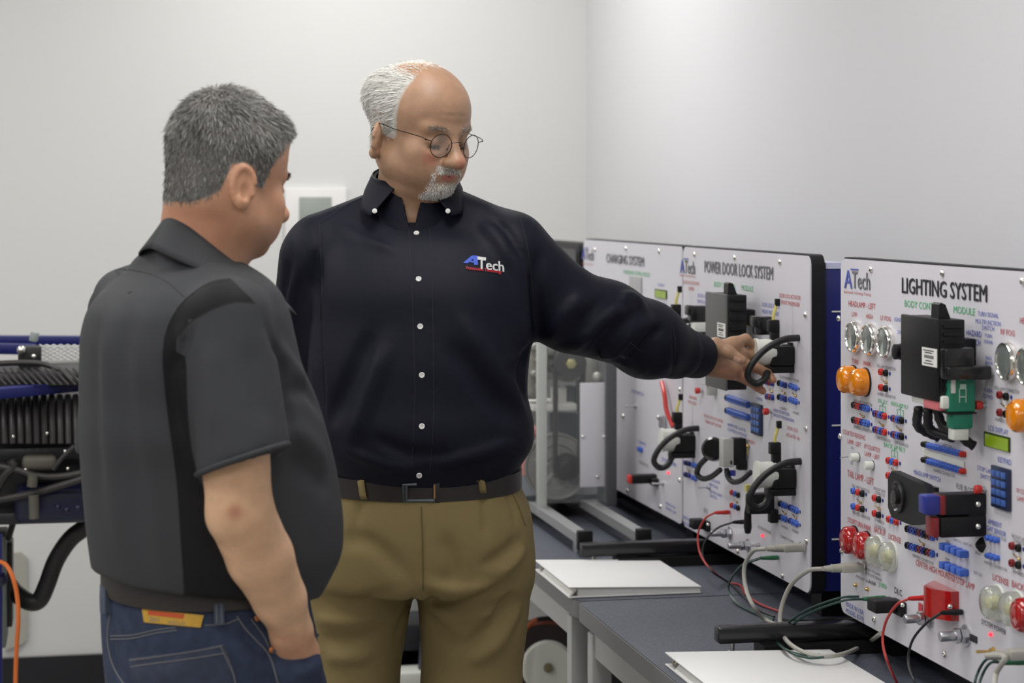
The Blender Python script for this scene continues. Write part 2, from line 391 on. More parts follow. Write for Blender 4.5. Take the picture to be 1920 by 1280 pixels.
def lead_wire(name, pts, r, m, label, cat='cable', group=None, parent=None, sm=10):
    b = MB(); b.tube(catmull(pts, sm), r, 8)
    o = b.build(name, m, parent)
    if parent is None: tag(o, label, cat, group)
    return o
yL0, yL1 = 2.784, 3.664; yP0, yP1 = 3.833, 4.713; yC0, yC1 = 4.722, 5.72
# ================= lighting board
LT = board(yL0, yL1, 'white trainer board headed LIGHTING SYSTEM, nearest the camera on the right')
foot(LT, 3.60, 1.125)
def logo(t, x0, y0, x1, h, tx0, tx1, ty):
    ptext(t, 'A', x0, y0, x0+(x1-x0)*.30, h*1.04, INKB, bold=.02, name='logo_lettering'); ptext(t, 'Tech', x0+(x1-x0)*.31, y0+1.5, x1, h*.98, INKG, bold=.015, name='logo_lettering')
    a = onx(x0+(x1-x0)*.24, y0-h*.5, XB-.0012); b_ = onx(x0+(x1-x0)*.55, y0-h*.5, XB-.0012)
    b = MB(); b.box((a+b_)/2, (.0004, a[1]-b_[1], h*.07*proj(a)[2]/F)); b.build('logo_bar', INKB, t)
    ptext(t, 'Automotive Technology Training', tx0, ty, tx1, h*.16, INKR)
logo(LT, 1583, 522, 1631, 34, 1582, 1632, 546)
ptext(LT, 'LIGHTING SYSTEM', 1691, 534, 1850, 30, INK, bold=.03)
ptext(LT, 'BODY CONTROL       MODULE', 1696, 568, 1828, 13, INKGR)
for (s, x0, y, x1, h, m) in [
  ('HEADLAMP - LEFT', 1591, 568, 1641, 11, INKR), ('LOW', 1597, 588, 1607, 9, INKR), ('HIGH', 1624, 592, 1636, 9, INKR), ('LF FOG', 1651, 595, 1670, 9, INKR),
  ('TURN', 1597, 676, 1609, 9, INKR), ('PARK', 1619, 680, 1633, 9, INKR), ('FOG LAMP CONNECTOR', 1644, 685, 1679, 6, INKG), ('HARNESS CONNECTOR', 1645, 737, 1679, 6, INKG),
  ('HEADLAMP CONNECTOR', 1600, 750, 1635, 6, INKG), ('HARNESS CONNECTOR', 1601, 799, 1635, 6, INKG), ('DRL RLY', 1646, 750, 1664, 8, INKGR), ('HEADLAMP RLY', 1670, 755, 1703, 8, INKGR),
  ('JUNCTION BLOCK', 1644, 819, 1670, 6, INKG), ('JUNCTION BLOCK', 1677, 828, 1703, 6, INKG), ('COURTESY/READING', 1580, 808, 1622, 9, INKR), ('LAMP - LEFT', 1589, 826, 1614, 9, INKR),
  ('I/P COURTESY', 1620, 835, 1650, 9, INKR), ('LAMP - LEFT', 1621, 849, 1649, 9, INKR), ('BACK UP RLY', 1657, 832, 1697, 9, INKGR), ('TAIL LAMP - LEFT', 1589, 886, 1638, 13, INKR),
  ('TAIL LAMP CONNECTOR', 1597, 909, 1630, 6, INKG), ('HARNESS CONNECTOR', 1598, 959, 1631, 6, INKG), ('BACKUP LAMP', 1638, 914, 1660, 6, INKG), ('CONNECTOR', 1640, 922, 1659, 6, INKG),
  ('HARNESS', 1642, 974, 1657, 6, INKG), ('CONNECTOR', 1640, 984, 1660, 6, INKG), ('STOP/TURN PARK', 1589, 973, 1633, 10, INKR), ('BACKUP', 1639, 991, 1660, 11, INKR), ('LICENSE', 1666, 1004, 1689, 11, INKR),
  ('IGNITION', 1677, 598, 1702, 8, INKB), ('SWITCH', 1682, 622, 1700, 8, INKB), ('TURN SIGNAL', 1833, 587, 1872, 9, INKB), ('MULTIFUNCTION', 1829, 601, 1876, 9, INKB), ('SWITCH', 1841, 613, 1864, 9, INKB), ('HAZARD', 1812, 622, 1840, 11, INKB),
  ('SWITCH', 1813, 638, 1838, 11, INKB), ('TURN', 1846, 628, 1860, 7, INKB), ('SIGNAL', 1845, 639, 1862, 7, INKB), ('PASS', 1848, 670, 1859, 7, INKB), ('BEAM', 1847, 679, 1860, 7, INKB), ('RF FOG', 1876, 621, 1902, 11, INKR), ('HEADLAMP', 1912, 600, 1950, 12, INKR),
  ('FLASH', 1845, 730, 1860, 8, INKB), ('TO PASS', 1842, 741, 1861, 8, INKB), ('FOG LAMP CONNECTOR', 1865, 726, 1911, 7, INKG), ('HARNESS CONNECTOR', 1866, 785, 1911, 7, INKG),
  ('LCD DISPLAY', 1853, 801, 1890, 10, INKB), ('KEYPAD', 1871, 860, 1896, 11, INKB), ('STOP LAMP', 1832, 876, 1863, 9, INKB), ('SWITCH', 1838, 891, 1860, 9, INKB), ('FUSE BLOCK', 1793, 910, 1828, 11, INKG),
  ('BCM CONNECTOR', 1753, 829, 1785, 6, INKG), ('HARNESS CONNECTOR', 1750, 880, 1790, 6, INKG), ('HEADLAMP SWITCH', 1713, 883, 1763, 9, INKB), ('HEADLAMP SWITCH CONNECTOR', 1703, 986, 1757, 6, INKG), ('HARNESS CONNECTOR', 1711, 1040, 1750, 6, INKG),
  ('AMBIENT', 1852, 976, 1878, 10, INKB), ('LIGHT SENSOR', 1845, 987, 1886, 10, INKB), ('SENSOR CONNECTOR', 1845, 997, 1886, 6, INKG), ('HARNESS CONNECTOR', 1845, 1052, 1888, 6, INKG),
  ('CENTER HIGH MOUNTED STOP LAMP', 1717, 1053, 1827, 12, INKR), ('LICENSE', 1861, 1080, 1891, 13, INKR), ('BACKUP', 1897, 1093, 1930, 13, INKR), ('SYSTEM POWER', 1840, 1164, 1886, 10, INK),
  ('CONNECT TO NMPS', 1618, 1063, 1650, 5, INKG), ('REMOTE LOCK TRAINER', 1618, 1071, 1653, 5, INKG), ('FAULT INPUT', 1605, 1079, 1640, 5, INKG), ('USB', 1630, 1089, 1642, 6, INKG),
  ('J1850', 1647, 1093, 1662, 9, INKGR), ('DLC', 1677, 1105, 1691, 12, INK), ('MADE IN USA', 1586, 1131, 1619, 9, INKB), ('MODEL 821FJ', 1586, 1143, 1619, 9, INKB),
  ('ON', 1595, 838, 1600, 5, INKG), ('OFF', 1594, 867, 1600, 5, INKG), ('BACKUP LAMP', 1897, 1003, 1925, 7, INKG), ('CONNECTOR', 1899, 1012, 1925, 7, INKG), ('HARNESS', 1900, 1070, 1922, 7, INKG),
  ('I/P COURTESY', 1906, 918, 1940, 9, INKR), ('LAMP - RIGHT', 1907, 933, 1940, 9, INKR), ('LIGHT LTG', 1787, 1010, 1802, 5, INKG), ('LIGHT LTG', 1806, 1017, 1822, 5, INKG), ('SEAT', 1773, 1014, 1779, 5, INKG), ('RELAY', 1772, 1046, 1780, 5, INKG), ('DELAY', 1828, 1034, 1840, 6, INKG), ('EXT LTG', 1826, 1072, 1841, 6, INKG)]:
    ptext(LT, s, x0, y+h*.0, x1, h, m)
for p in [(1634, 505), (1768, 512), (1573.5, 597), (1576, 818), (1579, 1032), (1640, 1160), (1772, 1226), (1918, 527)]: screw(LT, *p)
for p in [(1595, 631, 60), (1624, 636, 61), (1654, 641, 62), (1881, 677, 74), (1919, 687, 74)]: headlamp(LT, *p)
lens(LT, 1601, 711, 52, AMB, .026); lens(LT, 1624, 716, 52, AMB, .026); lens(LT, 1928, 779, 64, AMB, .026)
for p in [(1603, 1012), (1626.5, 1022)]: lens(LT, *p, 52, REDL, .022)
BULB = mat('bulb_yellowish', (.75, .72, .42), .3)
for p in [(1647, 1032), (1673, 1043)]: lens(LT, *p, 56, CLRL, .018, BULB)
lens(LT, 1872, 1129, 64, CLRL, .022, BULB); lens(LT, 1909, 1141, 66, CLRL, .022, BULB); lens(LT, 1934, 1152, 66, REDL, .024)
jpair(LT, 1654, 697, 1663, 699, 29, 'rk'); jpair(LT, 1603, 759, 1629, 766, 28, 'kdrDbb'); jpair(LT, 1643, 775, 1661, 780, 30, 'DdbDr'); jpair(LT, 1677, 784, 1693, 788, 30, 'DdbDk')
jpair(LT, 1668, 863, 1682, 867, 28, 'rbr'); jpair(LT, 1602, 920, 1619, 925, 29, 'brk'); jpair(LT, 1642, 933, 1650, 936, 29, 'rk'); jrow(LT, 1669, 973, 1683, 978, 'rbr')
jpair(LT, 1704, 991, 1751, 1007, 31, 'kDbDdDkdb'); jpair(LT, 1877, 740, 1889, 743, 33, 'dk'); jpair(LT, 1900, 1023, 1912, 1027, 32, 'dk')
bar(LT, 1729, 832, 1806, 852, 11, BLUEP, ends=(2, 1)); bar(LT, 1729, 861, 1806, 884, 11, BLUEP, ends=(2, 1))
a = onx(1732, 848, XB-.001); b_ = onx(1808, 872, XB-.001)
g = MB(); g.prism([a+(0, 0, .006), a-(0, 0, .004), b_-(0, 0, .004), b_+(0, 0, .006)], NX*.0012); g.build('label_strip', WHITEP, LT)
bar(LT, 1848, 1007, 1870, 1014, 11, BLUEP); bar(LT, 1848, 1040, 1870, 1047, 11, BLUEP)
for (x0, y0) in [(1780, 1024), (1780, 1059)]:
    for k in range(4):
        c = onx(x0+k*11, y0+k*4.5, XB); g = MB(); g.box(c+NX*.008, (.016, .016, .012), bev=.002); g.build('jumper_plug', BLUEP, LT)
g = MB(); c = onx(1843, 1021, XB); g.lathe([(.013, 0), (.011, .006), (.004, .012), (.0001, .0125)], c, NX, 4); g.build('sensor_dome', BLK, LT)
for p in [(1843, 759), (1842, 917)]: pbutton(LT, *p)
toggle(LT, 1851, 704, .022); toggle(LT, 1864, 1220, .022, BRASS)
for p in [(1610, 857), (1637, 872)]:
    c = onx(*p, XB); g = MB(); g.lathe([(.0078, 0), (.0078, .014), (.0068, .016), (.0001, .0162)], c, NX, 16); o = g.build('courtesy_lamp', WHITEP, LT)
    g = MB(); g.lathe([(.009, 0), (.009, .0015), (.007, .002)], c, NX, 16); g.build('lamp_bezel', INKG, o)
c = onx(1600, 856, XB); g = MB(); g.tube([c+NX*.010, c+NX*.026-(0, 0, .001)], .0012, 6); g.build('toggle_pin', STEEL, LT)
lcd(LT, 1847, 808, 1895, 848); keypad(LT, 1865, 868, 1897, 962)
led(LT, 1859, 1189)
bolt_post(LT, 1744, 1158, 1.0); bolt_post(LT, 1812, 1191, 1.05)
a = onx(1825, 1196, XB); g = MB(); g.box(a+NX*.001, (.001, .032, .011)); g.build('ink_block', INK, LT)
ptext(LT, 'J', 1716, 1138, 1727, 26, INKR, bold=.05)
# body control module: pixel rays give its outline on the plane of its cover
def module(t, x0, x1, ytop, ybot, n0, n1, cover, side):
    a = onx(x0, ytop, XB-n1); b_ = onx(x1, ytop, XB-n1); y = (a[1]+b_[1])/2; wy = a[1]-b_[1]; z1 = a[2]; z0 = onx(x0, ybot, XB-n1)[2]
    g = MB(); bbox(g, y, (z0+z1)/2, n1-.006, n1, wy, z1-z0, bev=.003); o = g.build('control_module', cover, t)
    g = MB(); bbox(g, y, (z0+z1)/2, n0, n1-.0055, wy-.004, z1-z0-.004, bev=.002)
    for k in range(9): bbox(g, y-wy/2+.001, z1-.012-k*(z1-z0-.02)/9, n0+.004, n1-.010, .008, .005, bev=0)
    g.build('finned_case', side, o)
    g = MB(); yy = y-wy*.15; g.prism([bw(yy, z1-.01, n1-.012), bw(yy, z1+.021, n1-.013), bw(yy, z1+.024, n1-.017), bw(yy, z1+.021, n1-.024), bw(yy, z1-.01, n1-.036)], (0, -.03, 0)); g.build('mounting_tab', side, o)
    g = MB(); bbox(g, y, z1-.05, 0, n0+.001, wy*.5, .03); bbox(g, y, z0+.05, 0, n0+.001, wy*.5, .03); g.build('standoff', BLK, o)
    return o, y, wy, z0, z1
LM, my, mw, mz0, mz1 = module(LT, 1688, 1757, 588, 738, .035, .083, BLK, BLK)
def sticker(o, x0, x1, y0, y1, n):
    a = onx(x0, y0, XB-n); b_ = onx(x1, y0, XB-n); z0 = onx(x0, y1, XB-n)[2]
    g = MB(); g.box(((XB-n), (a[1]+b_[1])/2, (a[2]+z0)/2), (.0008, a[1]-b_[1], a[2]-z0)); s = g.build('label_sticker', mat('sticker_white', (.75, .75, .72), .5), o)
    g = MB(); wy = a[1]-b_[1]; hz = a[2]-z0
    for k, (f, l) in enumerate([(.86, .7), (.74, .5), (.3, .4), (.15, .6)]): g.box((XB-n-.0006, (a[1]+b_[1])/2+wy*.05, z0+hz*f), (.0004, wy*l, hz*.05))
    for k in range(9): g.box((XB-n-.0006, a[1]-wy*(.2+.07*k), z0+hz*.52), (.0004, wy*(.03 if k % 2 else .045), hz*.17))
    g.build('barcode', INK, s)
sticker(LM, 1729, 1757, 650, 684, .0834)
g = MB(); c = onx(1690, 660, XB-.06); g.lathe([(.013, 0), (.013, .02), (.011, .021), (.0001, .021)], c-NX*.012+np.array((0, .01, 0)), NX, 16); g.box(c-NX*.02, (.04, .03, .028), bev=.003); g.build('ignition_switch', BLK, LT)
# lower connector stack of the module
g = MB(); z = mz0; g.box(bw(my-.02, z+.0, .055), (.045, mw*.85, .02), bev=.003); g.build('connector_shroud', WHITEP, LM)
g = MB(); g.box(bw(my-mw*.28, z-.006, .055), (.05, mw*.4, .016), bev=.002); g.build('pink_connector', mat('pink_plastic', (.62, .16, .18), .45), LM)
g = MB(); yy = my-mw/2-.01; g.box(bw(yy, mz0+.062, .055), (.05, .03, .05), bev=.004); g.box(bw(yy-.012, mz0+.048, .042), (.075, .022, .022), bev=.004); g.build('black_latch', BLKG, LM)
GC = onx(1797, 735, XB-.045)
g = MB(); g.box(GC, (.046, .03, .062), bev=.004, seg=3); g.box(GC+(0.002, 0, -.043), (.036, .026, .028), bev=.004); o = g.build('green_connector', GREENP, LM)
g = MB(); g.box(GC+(0, 0, .022), (.048, .032, .0025)); g.box(GC+(0, 0, -.032), (.048, .032, .0025)); g.build('cable_tie', BLK, o)
g = MB(); g.box(GC+(-.0155, -.0153, .012), (.0075, .001, .024)); g.build('white_mark', WHITEP, o)
g = MB()
for dx, dz, sx, sz in [(.001, .025, .010, .010), (.001, .010, .010, .008), (-.005, -.004, .0015, .022), (.006, -.004, .0015, .022), (.001, -.006, .011, .002)]: g.box(GC+(dx, -.0153, dz), (sx, .001, sz))
g.build('white_print', mat('pale_green', (.45, .60, .52), .5), o)
g = MB(); g.box(GC+(0, 0, -.066), (.026, .022, .018), bev=.002); g.build('seal', WHITEP, o)
for k, (x0, y0, x1, y1, x2, y2) in enumerate([(1722, 770, 1722, 800, 1760, 820), (1740, 772, 1745, 805, 1790, 822), (1758, 772, 1770, 800, 1806, 806), (1796, 803, 1806, 822, 1826, 836)]):
    nn = .06-.008*k; loom(LM, [onx(x0, y0-8, XB-nn), onx(x0, y0, XB-nn), onx(x1, y1, XB-nn*.8), onx(x2, y2, XB-.012)], .0085, ridge=.012)
# headlamp switch + fuse block
a = onx(1744, 935, XB); g = MB()
hs = onx(1690, 933, XB-.040); w2, h2, ch = .060, .040, .016
poly = [hs+np.array((0, dy, dz)) for dy, dz in [(w2, -h2+ch), (w2, h2-ch), (w2-ch, h2), (-w2-.03, h2*.86), (-w2-.06, h2*.5), (-w2-.06, -h2*.6), (-w2+ch, -h2), (w2-ch, -h2)]]
g.prism(poly, (.016, 0, 0)); g.box(hs+(.028, -.03, 0), (.025, .07, .05)); o = g.build('headlamp_switch', BLK, LT)
g = MB(); kc = hs+np.array((0, .012, 0)); g.lathe([(.027, .0005), (.027, .004), (.024, .006), (.021, .002), (.014, -.004), (.0125, -.004), (.012, .010), (.0001, .011)], kc, NX, 28); g.build('switch_knob', mat('black_knob', (.02, .02, .02), .3), o)
g = MB(); fb = onx(1792, 964, XB-.045)
for dz in (.0175, -.0175): g.box(fb+(0.006, 0, dz), (.078, .034, .033), bev=.003)
g.box(fb+(.03, .01, .0), (.03, .05, .06), bev=.003); o = g.build('fuse_block', BLK, LT)
g = MB(); g.box(fb+(-.044, 0, .0175), (.026, .033, .030), bev=.003); g.build('relay_cap', DBLUEP, o)
for dz, dx in ((.0175, -.029), (-.0175, -.040)):
    g = MB(); g.box(fb+(dx, -.001, dz), (.010, .034, .031), bev=.002); g.build('fuse_cap', DREDP, o)
for dz in (.0175, -.0175):
    g = MB(); g.ball(fb+(.030, -.0165, dz), .0052, 12); g.build('silver_screw', CHROME, o)
# centre stop lamp
a = onx(1740, 1107, XB); b_ = onx(1798, 1115, XB)
g = MB(); y0_, y1_ = onx(1740+30, 1100, XB)[1], b_[1]; z0_ = a[2]-.026; z1_ = a[2]+.022; dn = .036
cy = [(y0_+.03, .012), (y0_-.0, dn), (y1_+.03, dn), (y1_, .014), (y1_, 0), (y0_+.04, 0)]
g.prism([np.array((XB-n, y, z0_)) for y, n in cy], (0, 0, z1_-z0_)); o = g.build('stop_lamp', REDL, LT)
g = MB(); g.ball(np.array((XB-.016, y1_-.001, (z0_+z1_)/2)), .0045, 12); g.build('silver_screw', CHROME, o)
# DLC socket
c = onx(1690, 1138, XB); g = MB(); g.box(c+NX*.006, (.012, .05, .026), bev=.003); g.box(c+NX*.03+(0, .01, .003), (.045, .04, .022), bev=.003); o = g.build('data_link_socket', BLK, LT)
g = MB(); g.ball(onx(1692, 1134, XB-.014), .004, 10); g.build('silver_screw', CHROME, o)
for p in [(1606, 1096), (1628, 1104)]:
    c = onx(*p, XB); g = MB(); g.lathe([(.004, 0), (.004, .003), (.0025, .006), (.0001, .0065)], c, NX, 10); g.build('brass_stud', BRASS, LT)
# relay symbols: thin printed line drawings
def relay_sym(t, px, py, s=1.):
    a = onx(px, py, XB-.0006); g = MB()
    for (y0, z0, y1, z1) in [(-.014, .004, -.004, .004), (.004, .004, .014, .004), (-.004, .004, .005, .009), (-.008, -.006, .008, -.006), (-.014, .004, -.014, -.012), (.014, .004, .014, -.012), (0, .009, 0, -.006)]:
        p = a+np.array((0, -y0*s, z0*s)); q = a+np.array((0, -y1*s, z1*s)); g.tube([p, q], .0005, 4)
    g.build('relay_symbol', INKGR, t)
relay_sym(LT, 1655, 765); relay_sym(LT, 1688, 772); relay_sym(LT, 1677, 849)
# ================= power door lock board
PT = board(yP0, yP1, 'white trainer board headed POWER DOOR LOCK SYSTEM, middle one with white actuators')
foot(PT, 4.545, 1.098)
logo(PT, 1275, 498, 1303, 26, 1274, 1303, 515)
ptext(PT, 'POWER DOOR LOCK SYSTEM', 1321, 499, 1449, 23, INKG, bold=.022)
ptext(PT, 'BODY CONTROL       MODULE', 1339, 532, 1412, 10, INKGR)
for (s, x0, y, x1, h, m) in [('DOOR LOCK ACTUATOR', 1281, 528, 1311, 7, INKR), ('DRIVER', 1291, 540, 1301, 7, INKR), ('DOOR LOCK', 1308, 553, 1330, 7, INKB), ('SWITCH DRIVER', 1307, 564, 1332, 7, INKB), ('DOOR LOCK ACTUATOR', 1461, 553, 1501, 8, INKR), ('FRONT PASSENGER', 1464, 566, 1499, 8, INKR),
  ('DOOR LOCK SWITCH', 1429, 570, 1461, 8, INKB), ('FRONT PASSENGER', 1429, 583, 1460, 8, INKB), ('DRIVER', 1292, 743, 1306, 6, INKR), ('KEY LOCK', 1290, 752, 1306, 6, INKR), ('DOOR LOCK ACTUATOR', 1320, 778, 1355, 6, INKR), ('REAR LEFT DOOR', 1323, 789, 1352, 6, INKR),
  ('REMOTE LOCK', 1364, 795, 1398, 6, INKB), ('CONTROL MODULE', 1364, 804, 1399, 6, INKB), ('REMOTE KEYLESS', 1450, 768, 1480, 6, INKB), ('FRONT PASSENGER', 1450, 777, 1489, 6, INKB), ('DOOR LOCK', 1476, 801, 1496, 7, INKR), ('ACTUATOR - RR', 1474, 814, 1499, 7, INKR), ('KEYPAD', 1418, 746, 1430, 6, INKB),
  ('SYSTEM POWER', 1421, 987, 1446, 6, INKG), ('CONNECTOR', 1461, 938, 1497, 5, INKG), ('CONNECTOR', 1461, 705, 1498, 5, INKG), ('MODE 1', 1403, 826, 1416, 6, INKR), ('KEYLESS ENTRY', 1330, 897, 1350, 6, INKB), ('REMOTE', 1330, 907, 1346, 6, INKB), ('CONTROL INPUT', 1330, 919, 1354, 6, INKB), ('SWITCH', 1331, 928, 1344, 6, INKB),
  ('DLC', 1320, 955, 1327, 8, INKG), ('MADE IN USA', 1281, 968, 1299, 6, INKB), ('MODEL 820', 1281, 979, 1300, 6, INKB), ('HARNESS', 1463, 764, 1475, 5, INKG), ('HARNESS', 1486, 772, 1498, 5, INKG), ('HARNESS', 1465, 985, 1477, 5, INKG), ('HARNESS', 1485, 993, 1497, 5, INKG), ('CONNECT TO NMPS', 1463, 1004, 1488, 5, INKG), ('HARNESS', 1372, 780, 1390, 5, INKG)]:
    ptext(PT, s, x0, y, x1, h, m)
for p in [(1303, 477), (1378, 483), (1463, 491), (1511, 590), (1275.5, 730), (1512, 803), (1275, 900), (1513, 1014), (1384, 1033), (1468, 1079)]: screw(PT, *p)
PM, y_, w_, z0_, z1_ = module(PT, 1322, 1360, 546, 722, .030, .078, DGREY, BLK)
sticker(PM, 1345, 1360, 604, 630, .0784)
def rocker(t, px, py, s=1.):
    c = onx(px, py, XB-.03); g = MB(); g.box(c, (.036*s, .03*s, .036*s), bev=.004); g.box(c+(-.018*s, 0, .008*s), (.014*s, .032*s, .022*s), bev=.004); g.box(c+(.022, 0, 0), (.016, .02*s, .02*s)); o = g.build('rocker_switch', BLKG, t); return o
rocker(PT, 1307, 588, 1.05); rocker(PT, 1431, 610, 1.05)
c = onx(1310, 613, XB-.03); g = MB(); g.box(c, (.03, .03, .022), bev=.003); g.build('white_switch_body', WHITEP, PT); g = MB(); g.box(c-(0, 0, .018), (.034, .032, .016), bev=.002); g.build('dark_switch_base', BLK, PT)
c = onx(1405, 607, XB); g = MB(); g.lathe([(.004, 0), (.004, .006), (.0001, .009)], c, NX, 10); g.build('brass_stud', BRASS, PT)
for (ax, ay, s) in [(1485, 662, 1.0), (1300, 826, 1.0), (1488, 891, 1.0), (1298, 624, 1.0)]: actuator(PT, ax, ay, s)
# grey relay with black rear and curved switch with loom beside it
c = onx(1362, 848, XB-.045); g = MB(); g.box(c, (.024, .03, .062), bev=.002); o = g.build('grey_relay', LGREY, PT)
g = MB(); g.box(c+(.026, 0, .002), (.030, .028, .058), bev=.003); g.box(c+(.034, 0, -.028), (.02, .02, .02), bev=.002); g.build('relay_socket', BLK, o)
g = MB(); g.box(c+(.006, -.0155, -.02), (.004, .001, .008)); g.build('clip_slot', BLK, o)
g = MB(); g.box(c+(.012, -.004, -.044), (.012, .012, .012), bev=.001); g.build('blue_latch', DBLUEP, o)
c2 = onx(1338, 842, XB-.055); g = MB(); g.lathe([(.024, -.014), (.026, -.008), (.026, .008), (.020, .014), (.0001, .0145)], c2+(.0, 0, 0), DW(-.35, -.9, .25), 20); g.box(c2+(.022, .0, -.004), (.04, .03, .036), bev=.006); g.build('rotary_connector', BLKG, PT)
loom(PT, [onx(1325, 858, XB-.07), onx(1312, 872, XB-.068), onx(1307, 888, XB-.065), onx(1318, 897, XB-.06), onx(1334, 893, XB-.055), onx(1351, 880, XB-.045)], .0065, ridge=.006)
loom(PT, [onx(1362, 878, XB-.045), onx(1364, 892, XB-.045), onx(1374, 903, XB-.045), onx(1390, 900, XB-.04), onx(1408, 885, XB-.03)], .0060, ridge=.006)
# lower black latch with grip
c = onx(1425, 943, XB-.035); g = MB(); g.box(c, (.056, .03, .042), bev=.005); g.box(c+(.026, -.006, -.026), (.018, .02, .028), bev=.003); g.build('latch_body', BLK, PT)
c = onx(1402, 972, XB-.055); g = MB(); g.lathe([(.0001, -.032), (.006, -.030), (.0085, -.018), (.0075, .012), (.005, .026), (.004, .05)], c, (0, 0, 1), 14); g.build('latch_grip', BLK, PT)
g = MB(); g.box(onx(1402, 915, XB-.045), (.010, .012, .014)); g.box(onx(1402, 938, XB-.045), (.008, .012, .010)); g.build('yellow_clip', YELP, PT)
# jacks and bars
jpair(PT, 1440, 716, 1450, 718, 27, 'DdD', False); jpair(PT, 1463, 718, 1474, 722, 26, 'kbD', False); jpair(PT, 1484, 723, 1494, 727, 26, 'bbb'); jpair(PT, 1465, 944, 1475, 948, 25, 'kbb', False); jpair(PT, 1484, 951, 1496, 957, 25, 'Dbbb')
jpair(PT, 1287, 867, 1294, 869, 22, 'DkD', False); jpair(PT, 1301, 871, 1306, 873, 24, 'bb', False); jpair(PT, 1374, 923, 1386, 928, 24, 'rbk', False)
bar(PT, 1361, 745, 1402, 759, 12, BLUEP, ends=(1, 0)); bar(PT, 1361, 769, 1402, 783, 12, BLUEP, ends=(1, 0))
keypad(PT, 1413, 752, 1431, 820)
pbutton(PT, 1312, 732); pbutton(PT, 1441, 771)
c = onx(1334, 730, XB-.01); g = MB(); g.box(c, (.018, .02, .026), bev=.001); g.box(c+(-.012, .0, .012), (.016, .02, .002)); g.build('hood_switch', LGREY, PT)
c = onx(1402, 836, XB-.004); g = MB(); g.ball(c, .0045, 10); g.tube([c, c-(.0, -.004, .02)], .0012, 5); g.build('brass_stud', BRASS, PT)
toggle(PT, 1331, 913, .020); led(PT, 1431, 1004); bolt_post(PT, 1370, 999, .85); bolt_post(PT, 1404, 1022, .85)
toggle(PT, 1424, 1022, .01, STEEL)
c = onx(1328, 985, XB); g = MB(); g.box(c+NX*.005, (.010, .04, .024), bev=.003); g.box(c+NX*.024+(0, .008, .004), (.03, .035, .022), bev=.003); o = g.build('data_link_socket', BLK, PT); g = MB(); g.ball(onx(1327, 983, XB-.012), .004, 10); g.build('silver_screw', CHROME, o)
# ================= charging board
CT = board(yC0, yC1, 'white trainer board headed CHARGING SYSTEM, farthest one beside the corner')
logo(CT, 1091, 475, 1113, 21, 1090, 1112, 493)
ptext(CT, 'CHARGING SYSTEM', 1137, 483, 1207, 17, INKG, bold=.022)
for (s, x0, y, x1, h, m) in [('POWERTRAIN CONTROL MODULE', 1169, 509, 1218, 8, INKGR), ('LCD DISPLAY', 1233, 533, 1246, 5, INKB), ('KEYPAD', 1240, 569, 1250, 5, INKB), ('IGN SWITCH', 1184, 732, 1207, 7, INKB), ('TURN KEY', 1197, 827, 1211, 6, INKB), ('SYSTEM POWER', 1241, 860, 1268, 7, INKB), ('FUSE BLOCK', 1198, 865, 1216, 6, INKG), ('DLC', 1228, 876, 1236, 7, INKG), ('MADE IN USA', 1248, 942, 1266, 5, INKB), ('MODEL 818', 1248, 951, 1267, 5, INKB)]:
    ptext(CT, s, x0, y, x1, h, m)
for p in [(1116, 468), (1174, 466), (1236, 471), (1169, 780), (1177, 919), (1239, 949)]: screw(CT, *p)
a = onx(1182, 517, XB); b_ = onx(1204, 518, XB); g = MB(); zb = onx(1182, 640, XB)[2]
g.box(((XB-.002), (a[1]+b_[1])/2, (a[2]+zb)/2), (.004, a[1]-b_[1], a[2]-zb), bev=.001); o = g.build('grey_module', mat('grey_panel', (.36, .36, .37), .5), CT)
lcd(CT, 1229, 540, 1251, 562); keypad(CT, 1236, 576, 1251, 604)
toggle(CT, 1193, 761, .022); toggle(CT, 1244, 906, .022); led(CT, 1254, 886)
c = onx(1207, 897, XB-.03); g = MB(); g.box(c, (.07, .03, .022), bev=.003); g.box(c+(.028, -.02, -.006), (.03, .03, .018), bev=.003); o = g.build('fuse_holder', BLK, CT); g = MB(); g.box(c+(-.036, 0, 0), (.01, .028, .02), bev=.002); g.build('fuse_cap', REDP, o)
g = MB(); c = onx(1200, 842, XB-.004); g.box(c, (.01, .03, .012), bev=.002); g.build('blue_plug', BLUEP, CT)
lead_wire('red_battery_cable', [onx(1241, 716, XB-.01), onx(1246, 740, XB-.014), onx(1250, 770, XB-.014), onx(1262, 800, XB-.006)], .0058, REDP, '', parent=CT)
g = MB(); c = onx(1241, 790, XB-.01); g.box(c, (.012, .02, .03), bev=.002); g.ball(c+(-.008, 0, .01), .006, 10); g.build('cable_clamp', STEEL, CT)
# farther board edge behind the charging one
FB = thing('trainer_board', (XB, 6.2, TZ), 'dark edge of one more trainer board just left of the charging board', 'trainer board', 'training boards along the wall')
g = MB(); g.prism(rrect(5.78, 6.45, BZ0-.003, BZ1-.012, .03, XB+.0), (.06, 0, 0)); g.build('black_rim', BLK, FB)
g = MB(); g.prism(rrect(5.80, 6.43, BZ0, BZ1-.03, .02, XB-.004), (.004, 0, 0)); g.build('front_panel', mat('dark_board', (.03, .03, .035), .4), FB)
g = MB(); g.box((XB+.03, 6.1, (TZ+BZ0)/2), (.05, .06, BZ0-TZ)); g.box((XB+.1, 6.11, (BZ0+BZ1)/2), (.08, .62, .5)); g.build('rear_support', BLK, FB)
